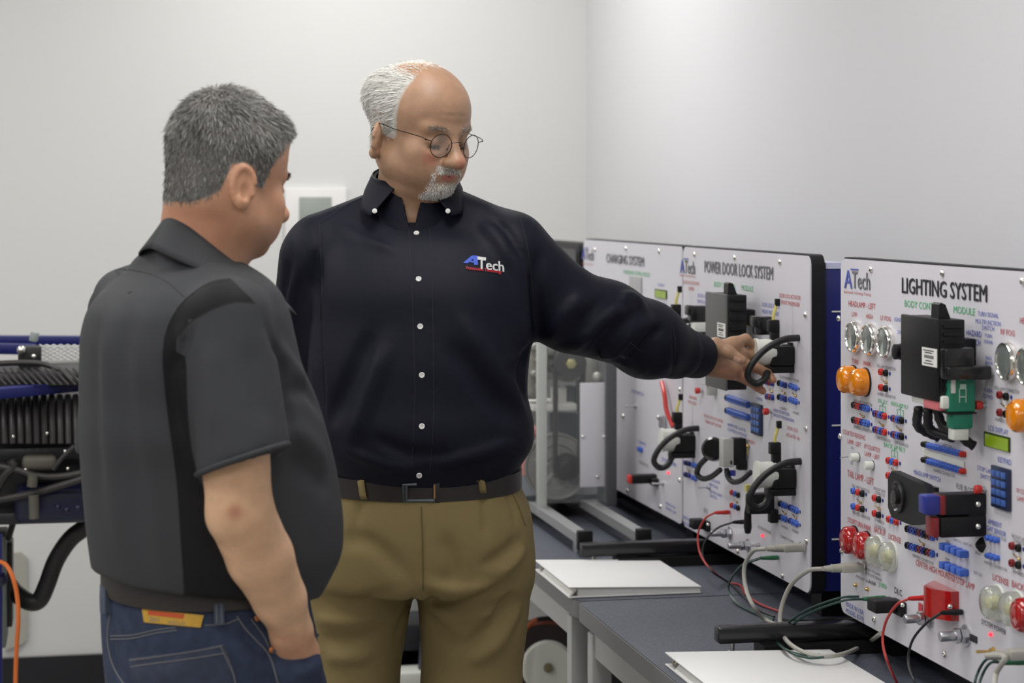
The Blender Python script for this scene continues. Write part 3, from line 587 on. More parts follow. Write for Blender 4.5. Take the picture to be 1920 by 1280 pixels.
# ------------------------------------------------------------------ binders
PAPER = mat('white_vinyl', (.82, .82, .81), .45); PAGE = mat('paper', (.86, .86, .83), .8)
def binder(x0, x1, y0, y1, label):
    t = thing('ring_binder', ((x0+x1)/2, (y0+y1)/2, TZ), label, 'binder', 'white ring binders lying on the tables')
    g = MB(); g.box(((x0+x1)/2, (y0+y1)/2, TZ+.002), (x1-x0, y1-y0, .003), bev=.001); g.build('back_cover', PAPER, t)
    hl, hr = .021, .012; L = x1-x0; a = math.atan2(hr-hl, L); R = np.array(Matrix.Rotation(-a, 3, 'Y'))
    g = MB(); g.box(((x0+x1)/2, (y0+y1)/2, TZ+(hl+hr)/2+.002), (L/math.cos(a), y1-y0, .003), R=R, bev=.001); g.build('front_cover', PAPER, t)
    g = MB(); g.prism([(x0+.020, y0+.002, TZ+.0036), (x1-.002, y0+.002, TZ+.0036), (x1-.002, y0+.002, TZ+hr-.0002), (x0+.020, y0+.002, TZ+hl-.001)], (0, y1-y0-.004, 0)); g.build('page_stack', PAGE, t)
    g = MB(); pts = [(x0+.004+.004*math.sin(k), 0, 0) for k in range(2)]
    g.prism([(x0+.001, y0+.004, TZ+.004), (x0+.004, y0+.004, TZ+.004), (x0+.011, y0+.004, TZ+.009), (x0+.019, y0+.004, TZ+hl-.003), (x0+.015, y0+.004, TZ+hl-.0015), (x0+.006, y0+.004, TZ+.010)], (0, (y1-y0)*.82, 0)); g.build('loose_sheet', PAGE, t)
    for yy in (y1-.035, y1-.05):
        g = MB(); g.tube([(x0+.014+.009*math.cos(q), yy, TZ+.0115+.0075*math.sin(q)) for q in np.linspace(0, 2*math.pi, 16)[:-1]], .0014, 6, closed=True); g.build('ring', STEEL, t)
    g = MB(); g.box((x0+.010, y1-.04, TZ+.012), (.012, .03, .005), bev=.001); g.build('ring_clip', mat('clip_khaki', (.35, .33, .26), .5), t)
    return t
binder(.986, 1.275, 4.188, 4.525, 'white ring binder lying on the far table, below the middle board')
binder(1.012, 1.325, 3.205, 3.548, 'white ring binder lying on the near table at the bottom edge')
# ------------------------------------------------------------------ cables on the boards
GREYC = mat('grey_cable', (.40, .39, .35), .5); DKC = mat('black_cable', (.015, .015, .016), .45); GRNC = mat('green_cable', (.015, .05, .04), .4); GRNP = mat('green_plug', (.02, .14, .06), .4); ORG = mat('orange_cable', (.72, .17, .03), .45); REDC = mat('red_cable', (.42, .035, .03), .4)
def cable(name, label, pts, r, m, plug=None, plugm=None, cat='cable', twin=None, group=None):
    t = thing(name, pts[-1], label, cat, group)
    g = MB(); g.tube(catmull(pts, 10), r, 8); g.build('wire', m, t)
    if twin is not None:
        g = MB(); g.tube(catmull([p+np.asarray(twin) for p in pts], 10), r, 8); g.build('wire', m, t)
    if plug is not None:
        (a, b, r0, r1) = plug; g = MB(); a = np.asarray(a); b = np.asarray(b)
        g.tube([a+(b-a)*u for u in (0, .12, .55, .6, .9, 1)], r0, 10, rf=lambda u, i: [r1*.7, r1*.85, r1, r0, r0, r0*.9][i]); g.build('plug', plugm or m, t)
    return t
def usb(name, label, px, py, L, pts, group):
    a = onx(px, py, XB-.004); t = thing(name, pts[-1], label, 'cable', group)
    g = MB(); g.tube(catmull([a+NX*(L+.0)]+pts, 10), .0042, 9); g.build('wire', GREYC, t)
    g = MB(); g.box(a+NX*.021, (.042, .024, .015), bev=.003); g.tube([a+NX*.040, a+NX*.052, a+NX*L], .007, 10, rf=lambda u, i: [.0085, .0075, .0048][i])
    for k in range(3): g.tube([a+NX*(.048+.005*k), a+NX*(.050+.005*k)], .0078, 10)
    o = g.build('plug', mat('grey_plug', (.38, .37, .33), .45), t)
    g = MB(); g.box(a+NX*.001, (.003, .028, .019), bev=.001); g.build('socket_shell', CHROME, o)
    return t
G1 = 'data cables plugged into the boards'
def tz(px, py, dz=.0045): return onz(px, py, TZ+dz)
usb('data_cable', 'grey data cable looping from the lighting board down onto the near binder', 1617, 1063, .075, [onx(1515, 1070, 1.30), onx(1482, 1098, 1.285), onx(1464, 1145, 1.27), onx(1466, 1185, 1.26), tz(1488, 1212, .036), tz(1530, 1229, .034), tz(1580, 1226, .030), tz(1625, 1206, .0045), onx(1652, 1187, 1.36)], G1)
usb('data_cable', 'grey data cable hanging from the middle door lock board', 1505, 1026, .075, [onx(1412, 1033, 1.30), onx(1396, 1062, 1.29), onx(1398, 1100, 1.285), onx(1412, 1135, 1.28), tz(1436, 1162), tz(1480, 1174, .0045), onx(1540, 1166, 1.45)], G1)
usb('data_cable', 'grey data cable at the bottom right corner of the lighting board', 1938, 1225, .075, [onx(1884, 1232, 1.30), onx(1868, 1262, 1.295), onx(1866, 1300, 1.29), tz(1880, 1345), tz(1950, 1360)], G1)
PL = 'test leads'
def plug_at(px, py, L=.03, r0=.0050, r1=.0045): a = onx(px, py, XB-.002); return (a+NX*L, a, r0, r1)
pl = plug_at(1368, 960, .034)
cable('test_lead', 'red test lead curving down from the middle door lock board', [pl[0], onx(1322, 972, 1.335), onx(1309, 1000, 1.325), onx(1312, 1035, 1.32), onx(1330, 1064, 1.315), tz(1362, 1089), tz(1388, 1097), tz(1398, 1113), tz(1425, 1132), tz(1462, 1146)], .0022, REDC, pl, REDP, group=PL)
pl = plug_at(1398, 978, .028)
cable('test_lead', 'black test lead hanging beside the red one on the middle board', [pl[0], onx(1345, 990, 1.335), onx(1322, 1015, 1.325), onx(1318, 1045, 1.32), onx(1335, 1071, 1.315), tz(1368, 1093, .004), tz(1390, 1112, .009), tz(1420, 1141), tz(1452, 1156)], .0022, DKC, pl, BLK, group=PL)
pl = plug_at(1459, 1045, .036)
cable('twin_lead', 'dark green twin lead hanging from the middle board', [pl[0], onx(1392, 1060, 1.32), onx(1371, 1085, 1.31), onx(1366, 1108, 1.305), tz(1384, 1133), tz(1425, 1153), tz(1450, 1163)], .0021, GRNC, pl, GRNP, twin=(.004, .010, .0005), group='green twin leads')
pl = plug_at(1748, 1120, .042)
cable('test_lead', 'red test lead hanging from the stop lamp on the lighting board', [pl[0], onx(1682, 1133, 1.33), onx(1662, 1163, 1.32), onx(1655, 1200, 1.315), onx(1664, 1240, 1.31), tz(1688, 1290), tz(1720, 1330)], .0024, REDC, pl, REDP, group=PL)
pl = plug_at(1804, 1147, .036)
cable('test_lead', 'black test lead hanging in front of the lighting board posts', [pl[0], onx(1737, 1168, 1.335), onx(1711, 1200, 1.325), onx(1703, 1240, 1.32), onx(1716, 1280, 1.315), tz(1745, 1325), tz(1780, 1350)], .0023, DKC, pl, BLK, group=PL)
pl = plug_at(1660, 1121, .042)
cable('twin_lead', 'dark green twin lead running left from the lighting board corner', [pl[0], onx(1580, 1126, 1.31), onx(1520, 1148, 1.285), onx(1478, 1178, 1.265), onx(1462, 1203, 1.25), tz(1480, 1222, .030), tz(1515, 1233, .030), tz(1545, 1232, .033)], .0022, GRNC, pl, GRNP, twin=(-.002, .014, .002), group='green twin leads')
pl = plug_at(1925, 1240, .04)
cable('twin_lead', 'dark green twin lead at the bottom right corner of the lighting board', [pl[0], onx(1858, 1242, 1.33), onx(1842, 1265, 1.325), onx(1836, 1295, 1.32), tz(1850, 1345)], .0022, GRNC, pl, GRNP, twin=(-.002, .010, .003), group='green twin leads')
cable('black_cord', 'thin black cord lying on the table between the two nearer boards', [onx(1440, 1150, 1.42), tz(1470, 1160, .004), tz(1520, 1163, .004), tz(1560, 1160, .004), tz(1600, 1160, .004)], .0022, DKC)
# ------------------------------------------------------------------ belt driven alternator rig on the far table
ALU = mat('cast_aluminium', (.34, .34, .31), .5, .6, noise=.25, nscale=60); RIGG = mat('rig_grey', (.50, .51, .50), .45); SLATE = mat('slate_paint', (.06, .07, .085), .5)
RG = thing('alternator_rig', (1.2, 5.3, TZ), 'bench rig with belt pulley, big grey disc and alternator on the far table', 'test rig')
for xx, nm in [(1.140, 0), (1.283, 1)]:
    g = MB(); g.box((xx, 5.20, TZ+.040), (.032, 1.02, .022)); g.box((xx+.014, 5.20, TZ+.030), (.004, 1.02, .040)); g.build('base_rail', mat('rail_alu', (.36, .37, .37), .45, .4), RG)
    g = MB(); g.box((xx, 4.682, TZ+.038), (.036, .022, .046), bev=.003); g.build('rail_end_cap', BLK, RG)
    for yy in (4.75, 5.6):
        g = MB(); g.cyl((xx, yy, TZ), (xx, yy, TZ+.03), .012); g.build('levelling_foot', STEEL, RG)
g = MB(); g.box((1.21, 5.45, TZ+.058), (.30, .42, .012)); g.build('base_plate', SLATE, RG)
yR = 5.25
def ry(px, py, yw=yR): return ony(px, py, yw)
NY = np.array((0, -1., 0))
c = ry(1042, 873); Rr = 62*proj(c)[2]/F
g = MB(); g.lathe([(.012, .01), (Rr*.30, .01), (Rr*.34, .014), (Rr*.62, .012), (Rr*.66, .016), (Rr*.92, .014), (Rr*.95, .018), (Rr, .018), (Rr, -.012), (Rr*.9, -.014), (.012, -.014)], c, NY, 44); g.build('large_disc', mat('disc_grey', (.26, .26, .25), .42, .2, noise=.12, nscale=18), RG)
for k in range(5):
    a = 2*math.pi*k/5+.3; g = MB(); d = np.array((math.cos(a), 0, math.sin(a))); g.box(c+d*Rr*.5+NY*.014, (Rr*.5, .006, .008), R=np.array(Matrix.Rotation(-a, 3, 'Y'))); g.build('disc_rib', mat('disc_rib', (.34, .34, .33), .45), RG)
hub = ry(1058, 872)+NY*.03; top = ry(1063, 679)+NY*.03; rh = 25*proj(hub)[2]/F; rt = 30*proj(top)[2]/F
g = MB(); g.lathe([(rh, -.012), (rh, -.008), (rh*.85, -.004), (rh*.85, .004), (rh, .008), (rh, .012), (rh*.5, .013), (rh*.4, .016), (.0001, .016)], hub, NY, 26); g.build('drive_pulley', BLK, RG)
g = MB(); g.lathe([(rt, -.012), (rt, -.008), (rt*.85, -.004), (rt*.85, .004), (rt, .008), (rt, .012), (rt*.5, .013)], top, NY, 26); g.build('alternator_pulley', mat('pulley_dark', (.05, .05, .055), .4, .5), RG)
g = MB(); g.lathe([(.014, .010), (.014, .022), (.009, .024), (.0001, .024)], top, NY, 6); g.build('pulley_nut', mat('nut_brass', (.5, .46, .22), .4, .7), RG)
g = MB(); loop = [top+rt*.9*np.array((math.cos(a), 0, math.sin(a))) for a in np.linspace(0, math.pi, 12)]+[hub+rh*.9*np.array((math.cos(a), 0, math.sin(a))) for a in np.linspace(math.pi, 2*math.pi, 12)]
g.tube([p+NY*0 for p in loop], .0065, 6, closed=True); g.build('drive_belt', mat('belt_rubber', (.02, .02, .024), .6), RG)
ac = ry(1063, 668, yR+.05)
g = MB(); g.lathe([(.03, .03), (.058, .03), (.066, .02), (.068, -.05), (.06, -.07), (.03, -.075)], ac, NY, 28); o = g.build('alternator_body', ALU, RG)
for k in range(14):
    a = 2*math.pi*k/14; g = MB(); d = np.array((math.cos(a), 0, math.sin(a))); g.box(ac+d*.048+NY*.0295, (.014, .006, .009), R=np.array(Matrix.Rotation(-a, 3, 'Y'))); g.build('vent_slot', BLK, o)
hc = ry(1000, 690, yR+.02)
g = MB(); g.box(hc, (.07, .08, .16), bev=.02, seg=3); g.box(hc+(.03, 0, .05), (.05, .06, .03), bev=.01); g.box(hc+(.02, 0, -.02), (.06, .05, .02), bev=.008); 
for k in range(4): g.lathe([(.010, 0), (.010, .03), (.006, .034)], hc+(-.01+.012*(k % 2), -.035, .06-.035*k), NY, 12)
g.build('cast_housing', ALU, RG)
g = MB(); p0 = ry(1118, 690, yR-.03); g.box(p0+(-.012, .02, 0), (.04, .05, .09), bev=.01); g.ball(ry(1120, 708, yR-.07), .016, 14); g.build('tensioner_arm', ALU, RG)
def rbox(x0, x1, y0, y1, yw, d, m, name, bev=.003):
    a = ony(x0, y0, yw); b_ = ony(x1, y1, yw); g = MB(); g.box(((a[0]+b_[0])/2, yw+d/2, (a[2]+b_[2])/2), (abs(b_[0]-a[0]), d, abs(a[2]-b_[2])), bev=bev); return g.build(name, m, RG)
rbox(1008, 1026, 600, 962, 5.12, .02, mat('guard_edge', (.50, .52, .49), .3), 'guard_post')
rbox(1000, 1082, 758, 770, 5.22, .16, mat('shelf_white', (.62, .62, .60), .4), 'bracket_shelf'); rbox(1040, 1063, 727, 758, 5.26, .05, mat('shelf_white', (.62, .62, .60), .4), 'support_block')
rbox(1030, 1088, 772, 900, 5.36, .12, SLATE, 'motor_case', .01); rbox(1088, 1137, 718, 912, 5.14, .006, BOARD, 'rear_label_panel', .002); rbox(1137, 1157, 600, 948, 5.12, .10, mat('post_slate', (.085, .088, .095), .5), 'side_post')
rbox(1064, 1082, 725, 760, 5.27, .05, SLATE, 'spacer_block')
for p in [(1093, 818), (1133, 818), (1120, 893)]:
    g = MB(); g.ball(ony(*p, 5.138), .005, 10); g.build('panel_screw', CHROME, RG)
g = MB(); a = ony(1010, 640, 5.115); b_ = ony(1136, 940, 5.115); g.box(((a[0]+b_[0])/2, 5.115, (a[2]+b_[2])/2), (b_[0]-a[0], .004, a[2]-b_[2])); 
gl = g.build('clear_guard', mat('clear_guard', (.80, .84, .83), .08, alpha=.05), RG)
g = MB(); g.tube([ry(982, 890), ry(984, 850), ry(992, 822), ry(1006, 800)], .012, 10, sm=6); g.build('pink_hose', mat('pink_hose', (.55, .22, .2), .5), RG)
# ------------------------------------------------------------------ engine trainer on the left
ET = thing('engine_trainer', P(60, 1100, 5.1)*np.array((1, 1, 0)), 'black engine on a blue steel training frame at the left edge', 'engine trainer')
ENG = mat('engine_black', (.016, .016, .018), .42, noise=.4, nscale=30); ENG2 = mat('engine_dark_grey', (.026, .025, .024), .5, noise=.3, nscale=40); TAN = mat('cast_tan', (.10, .095, .075), .55, noise=.2, nscale=30)
def beam(a, b, w, h, m, name, par=ET):
    a = np.asarray(a); b = np.asarray(b); d = b-a; L = np.linalg.norm(d); u = nrm(d); s = nrm(np.cross(u, (0, 0, 1) if abs(u[2]) < .99 else (0, 1, 0))); z = np.cross(s, u)
    g = MB(); g.box((0, 0, 0), (L, w, h), bev=.003); V = np.array(g.v); g.v = list((V @ np.array([u, s, z]))+(a+b)/2); return g.build(name, m, par)
beam(P(-420, 636, 5.45), P(520, 640, 5.75), .04, .026, BLUE, 'frame_rail')
beam(P(-60, 742, 4.65), P(420, 697, 5.55), .045, .025, BLUE, 'frame_rail')
beam(P(-420, 644, 5.15), P(66, 655, 5.20), .035, .026, BLUE, 'frame_rail')
beam(P(-420, 780, 4.45), P(-60, 742, 4.65), .045, .025, BLUE, 'frame_rail')
for (px, Y) in [(-130, 4.75), (-380, 5.35), (470, 5.62)]:
    a = P(px, 700, Y); beam(a, a*np.array((1, 1, 0))+(0, 0, .03), .045, .045, BLUE, 'frame_leg'); g = MB(); g.cyl(a*np.array((1, 1, 0)), a*np.array((1, 1, 0))+(0, 0, .03), .03); g.build('caster', BLK, ET)
a = P(-6, 1000, 4.85); beam(a, a*np.array((1, 1, 0))+(0, 0, .03), .025, .025, BLUE, 'frame_leg')
beam(P(62, 640, 5.12), P(66, 622, 5.12), .024, .018, mat('grey_tab', (.32, .36, .35), .5), 'grey_tab')
g = MB(); c = P(56, 668, 4.98); g.box(c, (.055, .05, .05), bev=.004); g.build('dark_bracket', ENG, ET)
for (px, py, r) in [(40, 656, .011), (63, 668, .006)]:
    g = MB(); g.ball(P(px, py, 4.94), r, 12); g.build('bracket_bolt', CHROME, ET)
# expanded metal screen: real diamond strands
g = MB(); o0 = P(74, 646, 5.15); o1 = P(330, 646, 5.32); up = np.array((0, 0, -.040)); ud = o1-o0
def sp(u, v): return o0+ud*u+up*v
rows, cols = 4, 20
for r in range(rows+1):
    for c_ in range(cols):
        u0 = c_/cols; u1 = (c_+.5)/cols; u2 = (c_+1)/cols; dv = .5/rows; v = r/rows
        for (ua, va, ub, vb) in [(u0, v, u1, v+dv), (u1, v+dv, u2, v), (u0, v, u1, v-dv), (u1, v-dv, u2, v)]:
            if -.01 <= min(va, vb) and max(va, vb) <= 1.01: g.tube([sp(ua, va), sp(ub, vb)], .0019, 4)
SILV = mat('mesh_silver', (.72, .73, .71), .35, .5)
g.build('expanded_mesh', SILV, ET)['kind'] = 'stuff'
beam(sp(0, 1.05), sp(1, 1.05), .004, .004, SILV, 'mesh_edge'); 
# dark upper hoses and shroud
g = MB(); g.box(P(60, 702, 5.0), (.95, .30, .035), bev=.01); g.build('top_shroud', ENG, ET)
for k in range(16):
    a = P(-20+k*13, 690, 4.86); b_ = P(12+k*13, 722, 4.82); beam(a, b_, .005, .005, ENG2, 'shroud_rib')
g = MB(); g.tube([P(-30, 682, 4.85), P(60, 680, 4.9), P(105, 690, 4.9), P(140, 712, 4.85), P(190, 735, 4.9)], .007, 8, sm=6); g.build('pipe', ENG2, ET)
for k in range(13):
    px = -8+k*15; g = MB(); g.tube([P(px, 742, 4.92), P(px+1, 790, 4.86), P(px+2, 832, 4.84)], .0075, 8, sm=4); g.build('intake_runner', ENG2, ET)
g = MB(); g.box(P(90, 800, 5.12), (.62, .34, .16), bev=.02); g.box(P(70, 895, 5.1), (.56, .30, .16), bev=.03); g.build('engine_block', ENG, ET)
g = MB(); g.box(P(80, 848, 4.9), (.42, .05, .03), bev=.006); g.build('intake_flange', ENG, ET)
for (px, py) in [(25, 818), (88, 812), (122, 846), (48, 880), (127, 878)]:
    g = MB(); g.ball(P(px, py, 4.82), .0045, 10); g.build('bolt_head', CHROME, ET)
g = MB(); g.box(P(74, 866, 4.86), (.08, .06, .035), bev=.012, seg=3); g.build('cast_cover', TAN, ET)
for pts, r, m in [([(-20, 870), (30, 880), (70, 892), (120, 892), (170, 882), (230, 870)], .008, ENG2), ([(-20, 940), (60, 925), (120, 908), (180, 890), (250, 880)], .009, ENG2), ([(100, 880), (115, 860), (125, 850), (140, 836)], .006, ENG2), ([(-10, 925), (10, 890), (25, 876), (20, 862)], .010, ENG2)]:
    g = MB(); g.tube([P(x, y, 4.82) for x, y in pts], r, 8, sm=6); g.build('pipe', m, ET)
g = MB(); g.tube([P(62, 890, 4.8), P(60, 912, 4.8)], .012, 12); g.tube([P(63, 928, 4.8), P(64, 972, 4.8)], .012, 12); g.build('drain_tube', TAN, ET)
g = MB(); g.box(P(20, 955, 5.0), (.36, .30, .03), bev=.008); g.build('oil_pan', ENG, ET)
DKB = mat('dark_blue_metal', (.008, .010, .04), .4)
g = MB(); g.box(P(125, 935, 4.96), (.24, .22, .085), bev=.02, seg=3); g.build('gearbox_case', DKB, ET)
for (px, py) in [(108, 950), (125, 956), (146, 952)]:
    g = MB(); g.ball(P(px, py, 4.82), .008, 10); g.build('case_stud', DKB, ET)
beam(P(28, 968, 4.95), P(15, 1012, 4.95), .014, .014, ENG2, 'strut')
HOSE = mat('hose_rubber', (.014, .014, .015), .45, bump=.4, bscale=60)
g = MB(); g.tube([P(190, 965, 5.0), P(165, 985, 5.0), P(132, 1010, 5.0), P(105, 1050, 5.0), P(88, 1095, 5.0), P(74, 1124, 5.0), P(55, 1128, 5.0), P(30, 1112, 5.02), P(18, 1098, 5.03)], .0215, 16, sm=10); g.build('exhaust_hose', HOSE, ET)
g = MB(); g.box(P(18, 1090, 5.05), (.016, .10, .205), bev=.003); g.build('black_upright', ENG, ET)
g = MB(); g.box(P(-20, 1100, 5.0), (.085, .16, .27), bev=.005); g.build('grey_cabinet', mat('cabinet_grey_green', (.17, .20, .19), .5), ET)
g = MB(); c = P(1, 1085, 4.86); g.lathe([(.018, 0), (.018, .02), (.012, .03), (.0001, .03)], c, DW(0, -1), 14); g.build('cabinet_knob', DKB, ET)
lead_wire('extension_cord', [P(-30, 1048, 4.82), P(0, 1053, 4.8), P(14, 1062, 4.79), P(26, 1088, 4.78), P(33, 1125, 4.78), P(34, 1170, 4.78), P(31, 1215, 4.79), P(29, 1290, 4.8), P(30, 1400, 4.8), P(40, 1590, 4.81), P(80, 1640, 4.84), P(160, 1642, 4.9)], .0052, ORG, 'orange extension cord hanging down at the left edge', 'cord')
# ------------------------------------------------------------------ back wall fittings
WC = thing('wall_control', ony(588, 420, YB), 'white wall cabinet with grey-green window, half hidden between the two men', 'wall panel')
a = ony(534, 352, YB-.02); b_ = ony(650, 500, YB-.02)
g = MB(); g.box(((a[0]+b_[0])/2, YB-.011, (a[2]+b_[2])/2), (b_[0]-a[0], .02, a[2]-b_[2]), bev=.004); g.build('frame', mat('panel_white', (.78, .77, .75), .5), WC)
a = ony(561, 369, YB-.025); b_ = ony(622, 450, YB-.025); g = MB(); g.box(((a[0]+b_[0])/2, YB-.022, (a[2]+b_[2])/2), (b_[0]-a[0], .008, a[2]-b_[2]), bev=.002); g.build('window', mat('panel_grey_green', (.30, .33, .30), .35), WC)
g = MB(); a = ony(8, 1037, YB-.02); b_ = ony(51, 1218, YB-.02); g.prism([(x, YB-.001, z) for x, z in [(a[0], b_[2]), (b_[0]-.015, b_[2]+.02), (b_[0], b_[2]+.035), (b_[0], a[2]-.02), (b_[0]-.02, a[2]), (a[0], a[2])]], (0, -.02, 0))
tag(g.build('wall_cover_plate', mat('plate_grey', (.40, .39, .35), .6)), 'grey rounded cover plate low on the back wall, behind the black hose', 'wall plate')
# ------------------------------------------------------------------ things under the far table
RL = thing('cord_reel', P(1028, 1600, 5.45)*np.array((1, 1, 0)), 'cord reel with white hub and dark red flange under the far table', 'cord reel')
c = P(1027, 1243, 5.45); r1 = 50*5.45/F; r2 = 82*5.45/F; ax = DW(0, -1)
g = MB(); g.lathe([(.014, .05), (r1*.9, .05), (r1, .044), (r1, -.04)], c, ax, 36); g.build('hub', WHITEP, RL)
g = MB(); g.lathe([(.012, .045), (.012, .062), (.0001, .064)], c, ax, 14); g.build('axle_cap', mat('axle_tan', (.2, .18, .1), .5), RL)
for d in (.036, -.046):
    g = MB(); g.lathe([(r1*.98, d), (r2, d), (r2, d+.006), (r1*.98, d+.006)], c, ax, 40); g.build('flange', mat('dark_red_flange', (.016, .009, .010), .5), RL)
g = MB(); g.tube([c+r2*(math.cos(a)*DW(1, 0)+math.sin(a)*np.array((0, 0, 1)))+ax*.04 for a in np.linspace(0, 2*math.pi, 40)[:-1]], .005, 8, closed=True); g.build('flange_rim', mat('rust_rim', (.16, .035, .015), .5), RL)
cg = c*np.array((1, 1, 0))
for sx in (-1, 1): beam(c+DW(0, .03), cg+DW(sx*.16, .03, .012), .024, .02, BLK, 'stand_leg', RL)
beam(cg+DW(-.18, .03, .012), cg+DW(.18, .03, .012), .024, .024, BLK, 'stand_foot', RL)
lead_wire('orange_hose', [P(1006, 1160, 5.36), P(985, 1180, 5.35), P(975, 1215, 5.34), P(968, 1260, 5.33), P(960, 1330, 5.33), P(955, 1480, 5.33), P(965, 1517, 5.36), P(1000, 1518, 5.37)], .0065, mat('rust_hose', (.36, .09, .03), .5), 'rust-orange cord hanging beside the khaki trousers under the far table', 'cord')
CR = thing('equipment_cart', P(765, 1600, 6.0)*np.array((1, 1, 0)), 'low dark cart with white lower shelf seen between the khaki legs', 'cart')
beam(P(803, 1160, 6.0), P(765, 1560, 6.0), .03, .03, SLATE, 'slanted_strut', CR)
g = MB(); c = P(770, 1200, 6.15); g.box(c, (.30, .2, .14), bev=.01); g.box(c*np.array((1, 1, 0))+(0, 0, .14), (.30, .2, .27), bev=.01); g.build('cart_body', BLACKV, CR)
g = MB(); c = P(752, 1268, 6.0); g.box(c, (.17, .12, .045), bev=.004); g.build('white_tray', WHITEP, CR)
# ------------------------------------------------------------------ implicit surfaces for bodies and cloth
class Field:
    def __init__(s, lo, hi, h):
        s.h = h; s.lo = np.asarray(lo, float); n = np.ceil((np.asarray(hi, float)-s.lo)/h).astype(int)+1
        s.ax = [s.lo[i]+h*np.arange(n[i]) for i in range(3)]
        s.D = np.full(tuple(n), 1.0, np.float32)
    def sub(s, lo, hi):
        sl = []
        for i in range(3):
            a = int(np.searchsorted(s.ax[i], lo[i])); b = int(np.searchsorted(s.ax[i], hi[i])); sl.append(slice(max(a, 0), max(b, a+1)))
        g = [s.ax[i][sl[i]].astype(np.float32) for i in range(3)]
        return tuple(sl), g[0][:, None, None], g[1][None, :, None], g[2][None, None, :]
    def comb(s, sl, d, k, op):
        a = s.D[sl]
        if op == 'sub': d = -d; a, d = a, d
        if k <= 0:
            s.D[sl] = np.minimum(a, d) if op == 'add' else np.maximum(a, d); return
        if op == 'add':
            h = np.clip(.5+.5*(a-d)/k, 0, 1); s.D[sl] = a*(1-h)+d*h-k*h*(1-h)
        else:
            h = np.clip(.5-.5*(a-d)/k, 0, 1); s.D[sl] = a*(1-h)+d*h+k*h*(1-h)
    def cone(s, a, b, ra, rb, k=.01, op='add', flat=None, fs=1.):
        a = np.asarray(a, float); b = np.asarray(b, float); m = max(ra, rb)+k+3*s.h
        sl, X, Y, Z = s.sub(np.minimum(a, b)-m, np.maximum(a, b)+m)
        if s.D[sl].size == 0: return
        d = b-a; L = float(d @ d)+1e-12
        px, py, pz = X-a[0], Y-a[1], Z-a[2]
        t = np.clip((px*d[0]+py*d[1]+pz*d[2])/L, 0, 1)
        qx, qy, qz = px-t*d[0], py-t*d[1], pz-t*d[2]
        if flat is not None:
            f = qx*flat[0]+qy*flat[1]+qz*flat[2]; e = (fs-1)*f; qx = qx+e*flat[0]; qy = qy+e*flat[1]; qz = qz+e*flat[2]
        s.comb(sl, np.sqrt(qx*qx+qy*qy+qz*qz)-(ra+(rb-ra)*t), k, op)
    def chain(s, pts, rs, k=.01, **kw):
        for i in range(len(pts)-1): s.cone(pts[i], pts[i+1], rs[i], rs[i+1], k, **kw)
    def ell(s, c, r, k=.01, op='add', R=None):
        c = np.asarray(c, float); r = np.asarray(r, float); m = max(r)+k+3*s.h
        sl, X, Y, Z = s.sub(c-m, c+m)
        if s.D[sl].size == 0: return
        x, y, z = X-c[0], Y-c[1], Z-c[2]
        if R is not None:
            R = np.asarray(R); x, y, z = R[0, 0]*x+R[1, 0]*y+R[2, 0]*z, R[0, 1]*x+R[1, 1]*y+R[2, 1]*z, R[0, 2]*x+R[1, 2]*y+R[2, 2]*z
        k0 = np.sqrt((x/r[0])**2+(y/r[1])**2+(z/r[2])**2); k1 = np.sqrt((x/r[0]**2)**2+(y/r[1]**2)**2+(z/r[2]**2)**2)+1e-9
        s.comb(sl, k0*(k0-1)/k1, k, op)
    def loft(s, z, cx, cy, a, b, ang, p=2.2, k=.02, zr=.03, op='add'):
        """vertical stack of rounded ellipses; arrays over descending/ascending z"""
        o = np.argsort(z); z = np.asarray(z, float)[o]; f = lambda q: herm(z, np.asarray(q, float)[o] if np.ndim(q) else np.full(len(z), q), s.ax[2])
        CX, CY, A, B, G = map(f, (cx, cy, a, b, ang)); c, n = np.cos(G), np.sin(G)
        X = s.ax[0][:, None, None].astype(np.float32); Y = s.ax[1][None, :, None].astype(np.float32); Z = s.ax[2][None, None, :].astype(np.float32)
        CX, CY, A, B, c, n = [q[None, None, :].astype(np.float32) for q in (CX, CY, A, B, c, n)]
        u = (X-CX)*c+(Y-CY)*n; v = -(X-CX)*n+(Y-CY)*c
        q = (np.abs(u/A)**p+np.abs(v/B)**p)**(1/p); d = (q-1)*np.minimum(A, B)
        e = np.maximum(Z-(z[-1]-0), z[0]-Z); h = np.clip(.5-.5*(d-e)/zr, 0, 1); d = d*(1-h)+e*h+zr*h*(1-h)
        s.comb((slice(None),)*3, d, k, op)
    def bump(s, pts, w, amp, taper=True):
        """ridge (amp>0) or furrow (amp<0) along a polyline"""
        pts = [np.asarray(p, float) for p in pts]; n = len(pts); m = 2.6*w
        lo = np.min(pts, axis=0)-m; hi = np.max(pts, axis=0)+m
        sl, X, Y, Z = s.sub(lo, hi)
        if s.D[sl].size == 0: return
        best = None; tt = None
        for i in range(n-1):
            a = pts[i]; d = pts[i+1]-a; L = float(d @ d)+1e-12
            px, py, pz = X-a[0], Y-a[1], Z-a[2]; t = np.clip((px*d[0]+py*d[1]+pz*d[2])/L, 0, 1)
            q = (px-t*d[0])**2+(py-t*d[1])**2+(pz-t*d[2])**2; g = (i+t)/(n-1)
            if best is None: best, tt = q, g+0*q
            else:
                mk = q < best; best = np.where(mk, q, best); tt = np.where(mk, g, tt)
        e = np.exp(-best/(w*w))
        if taper: e = e*np.clip(4*np.minimum(tt, 1-tt)+.15, 0, 1)
        s.D[sl] -= (amp*e).astype(np.float32)
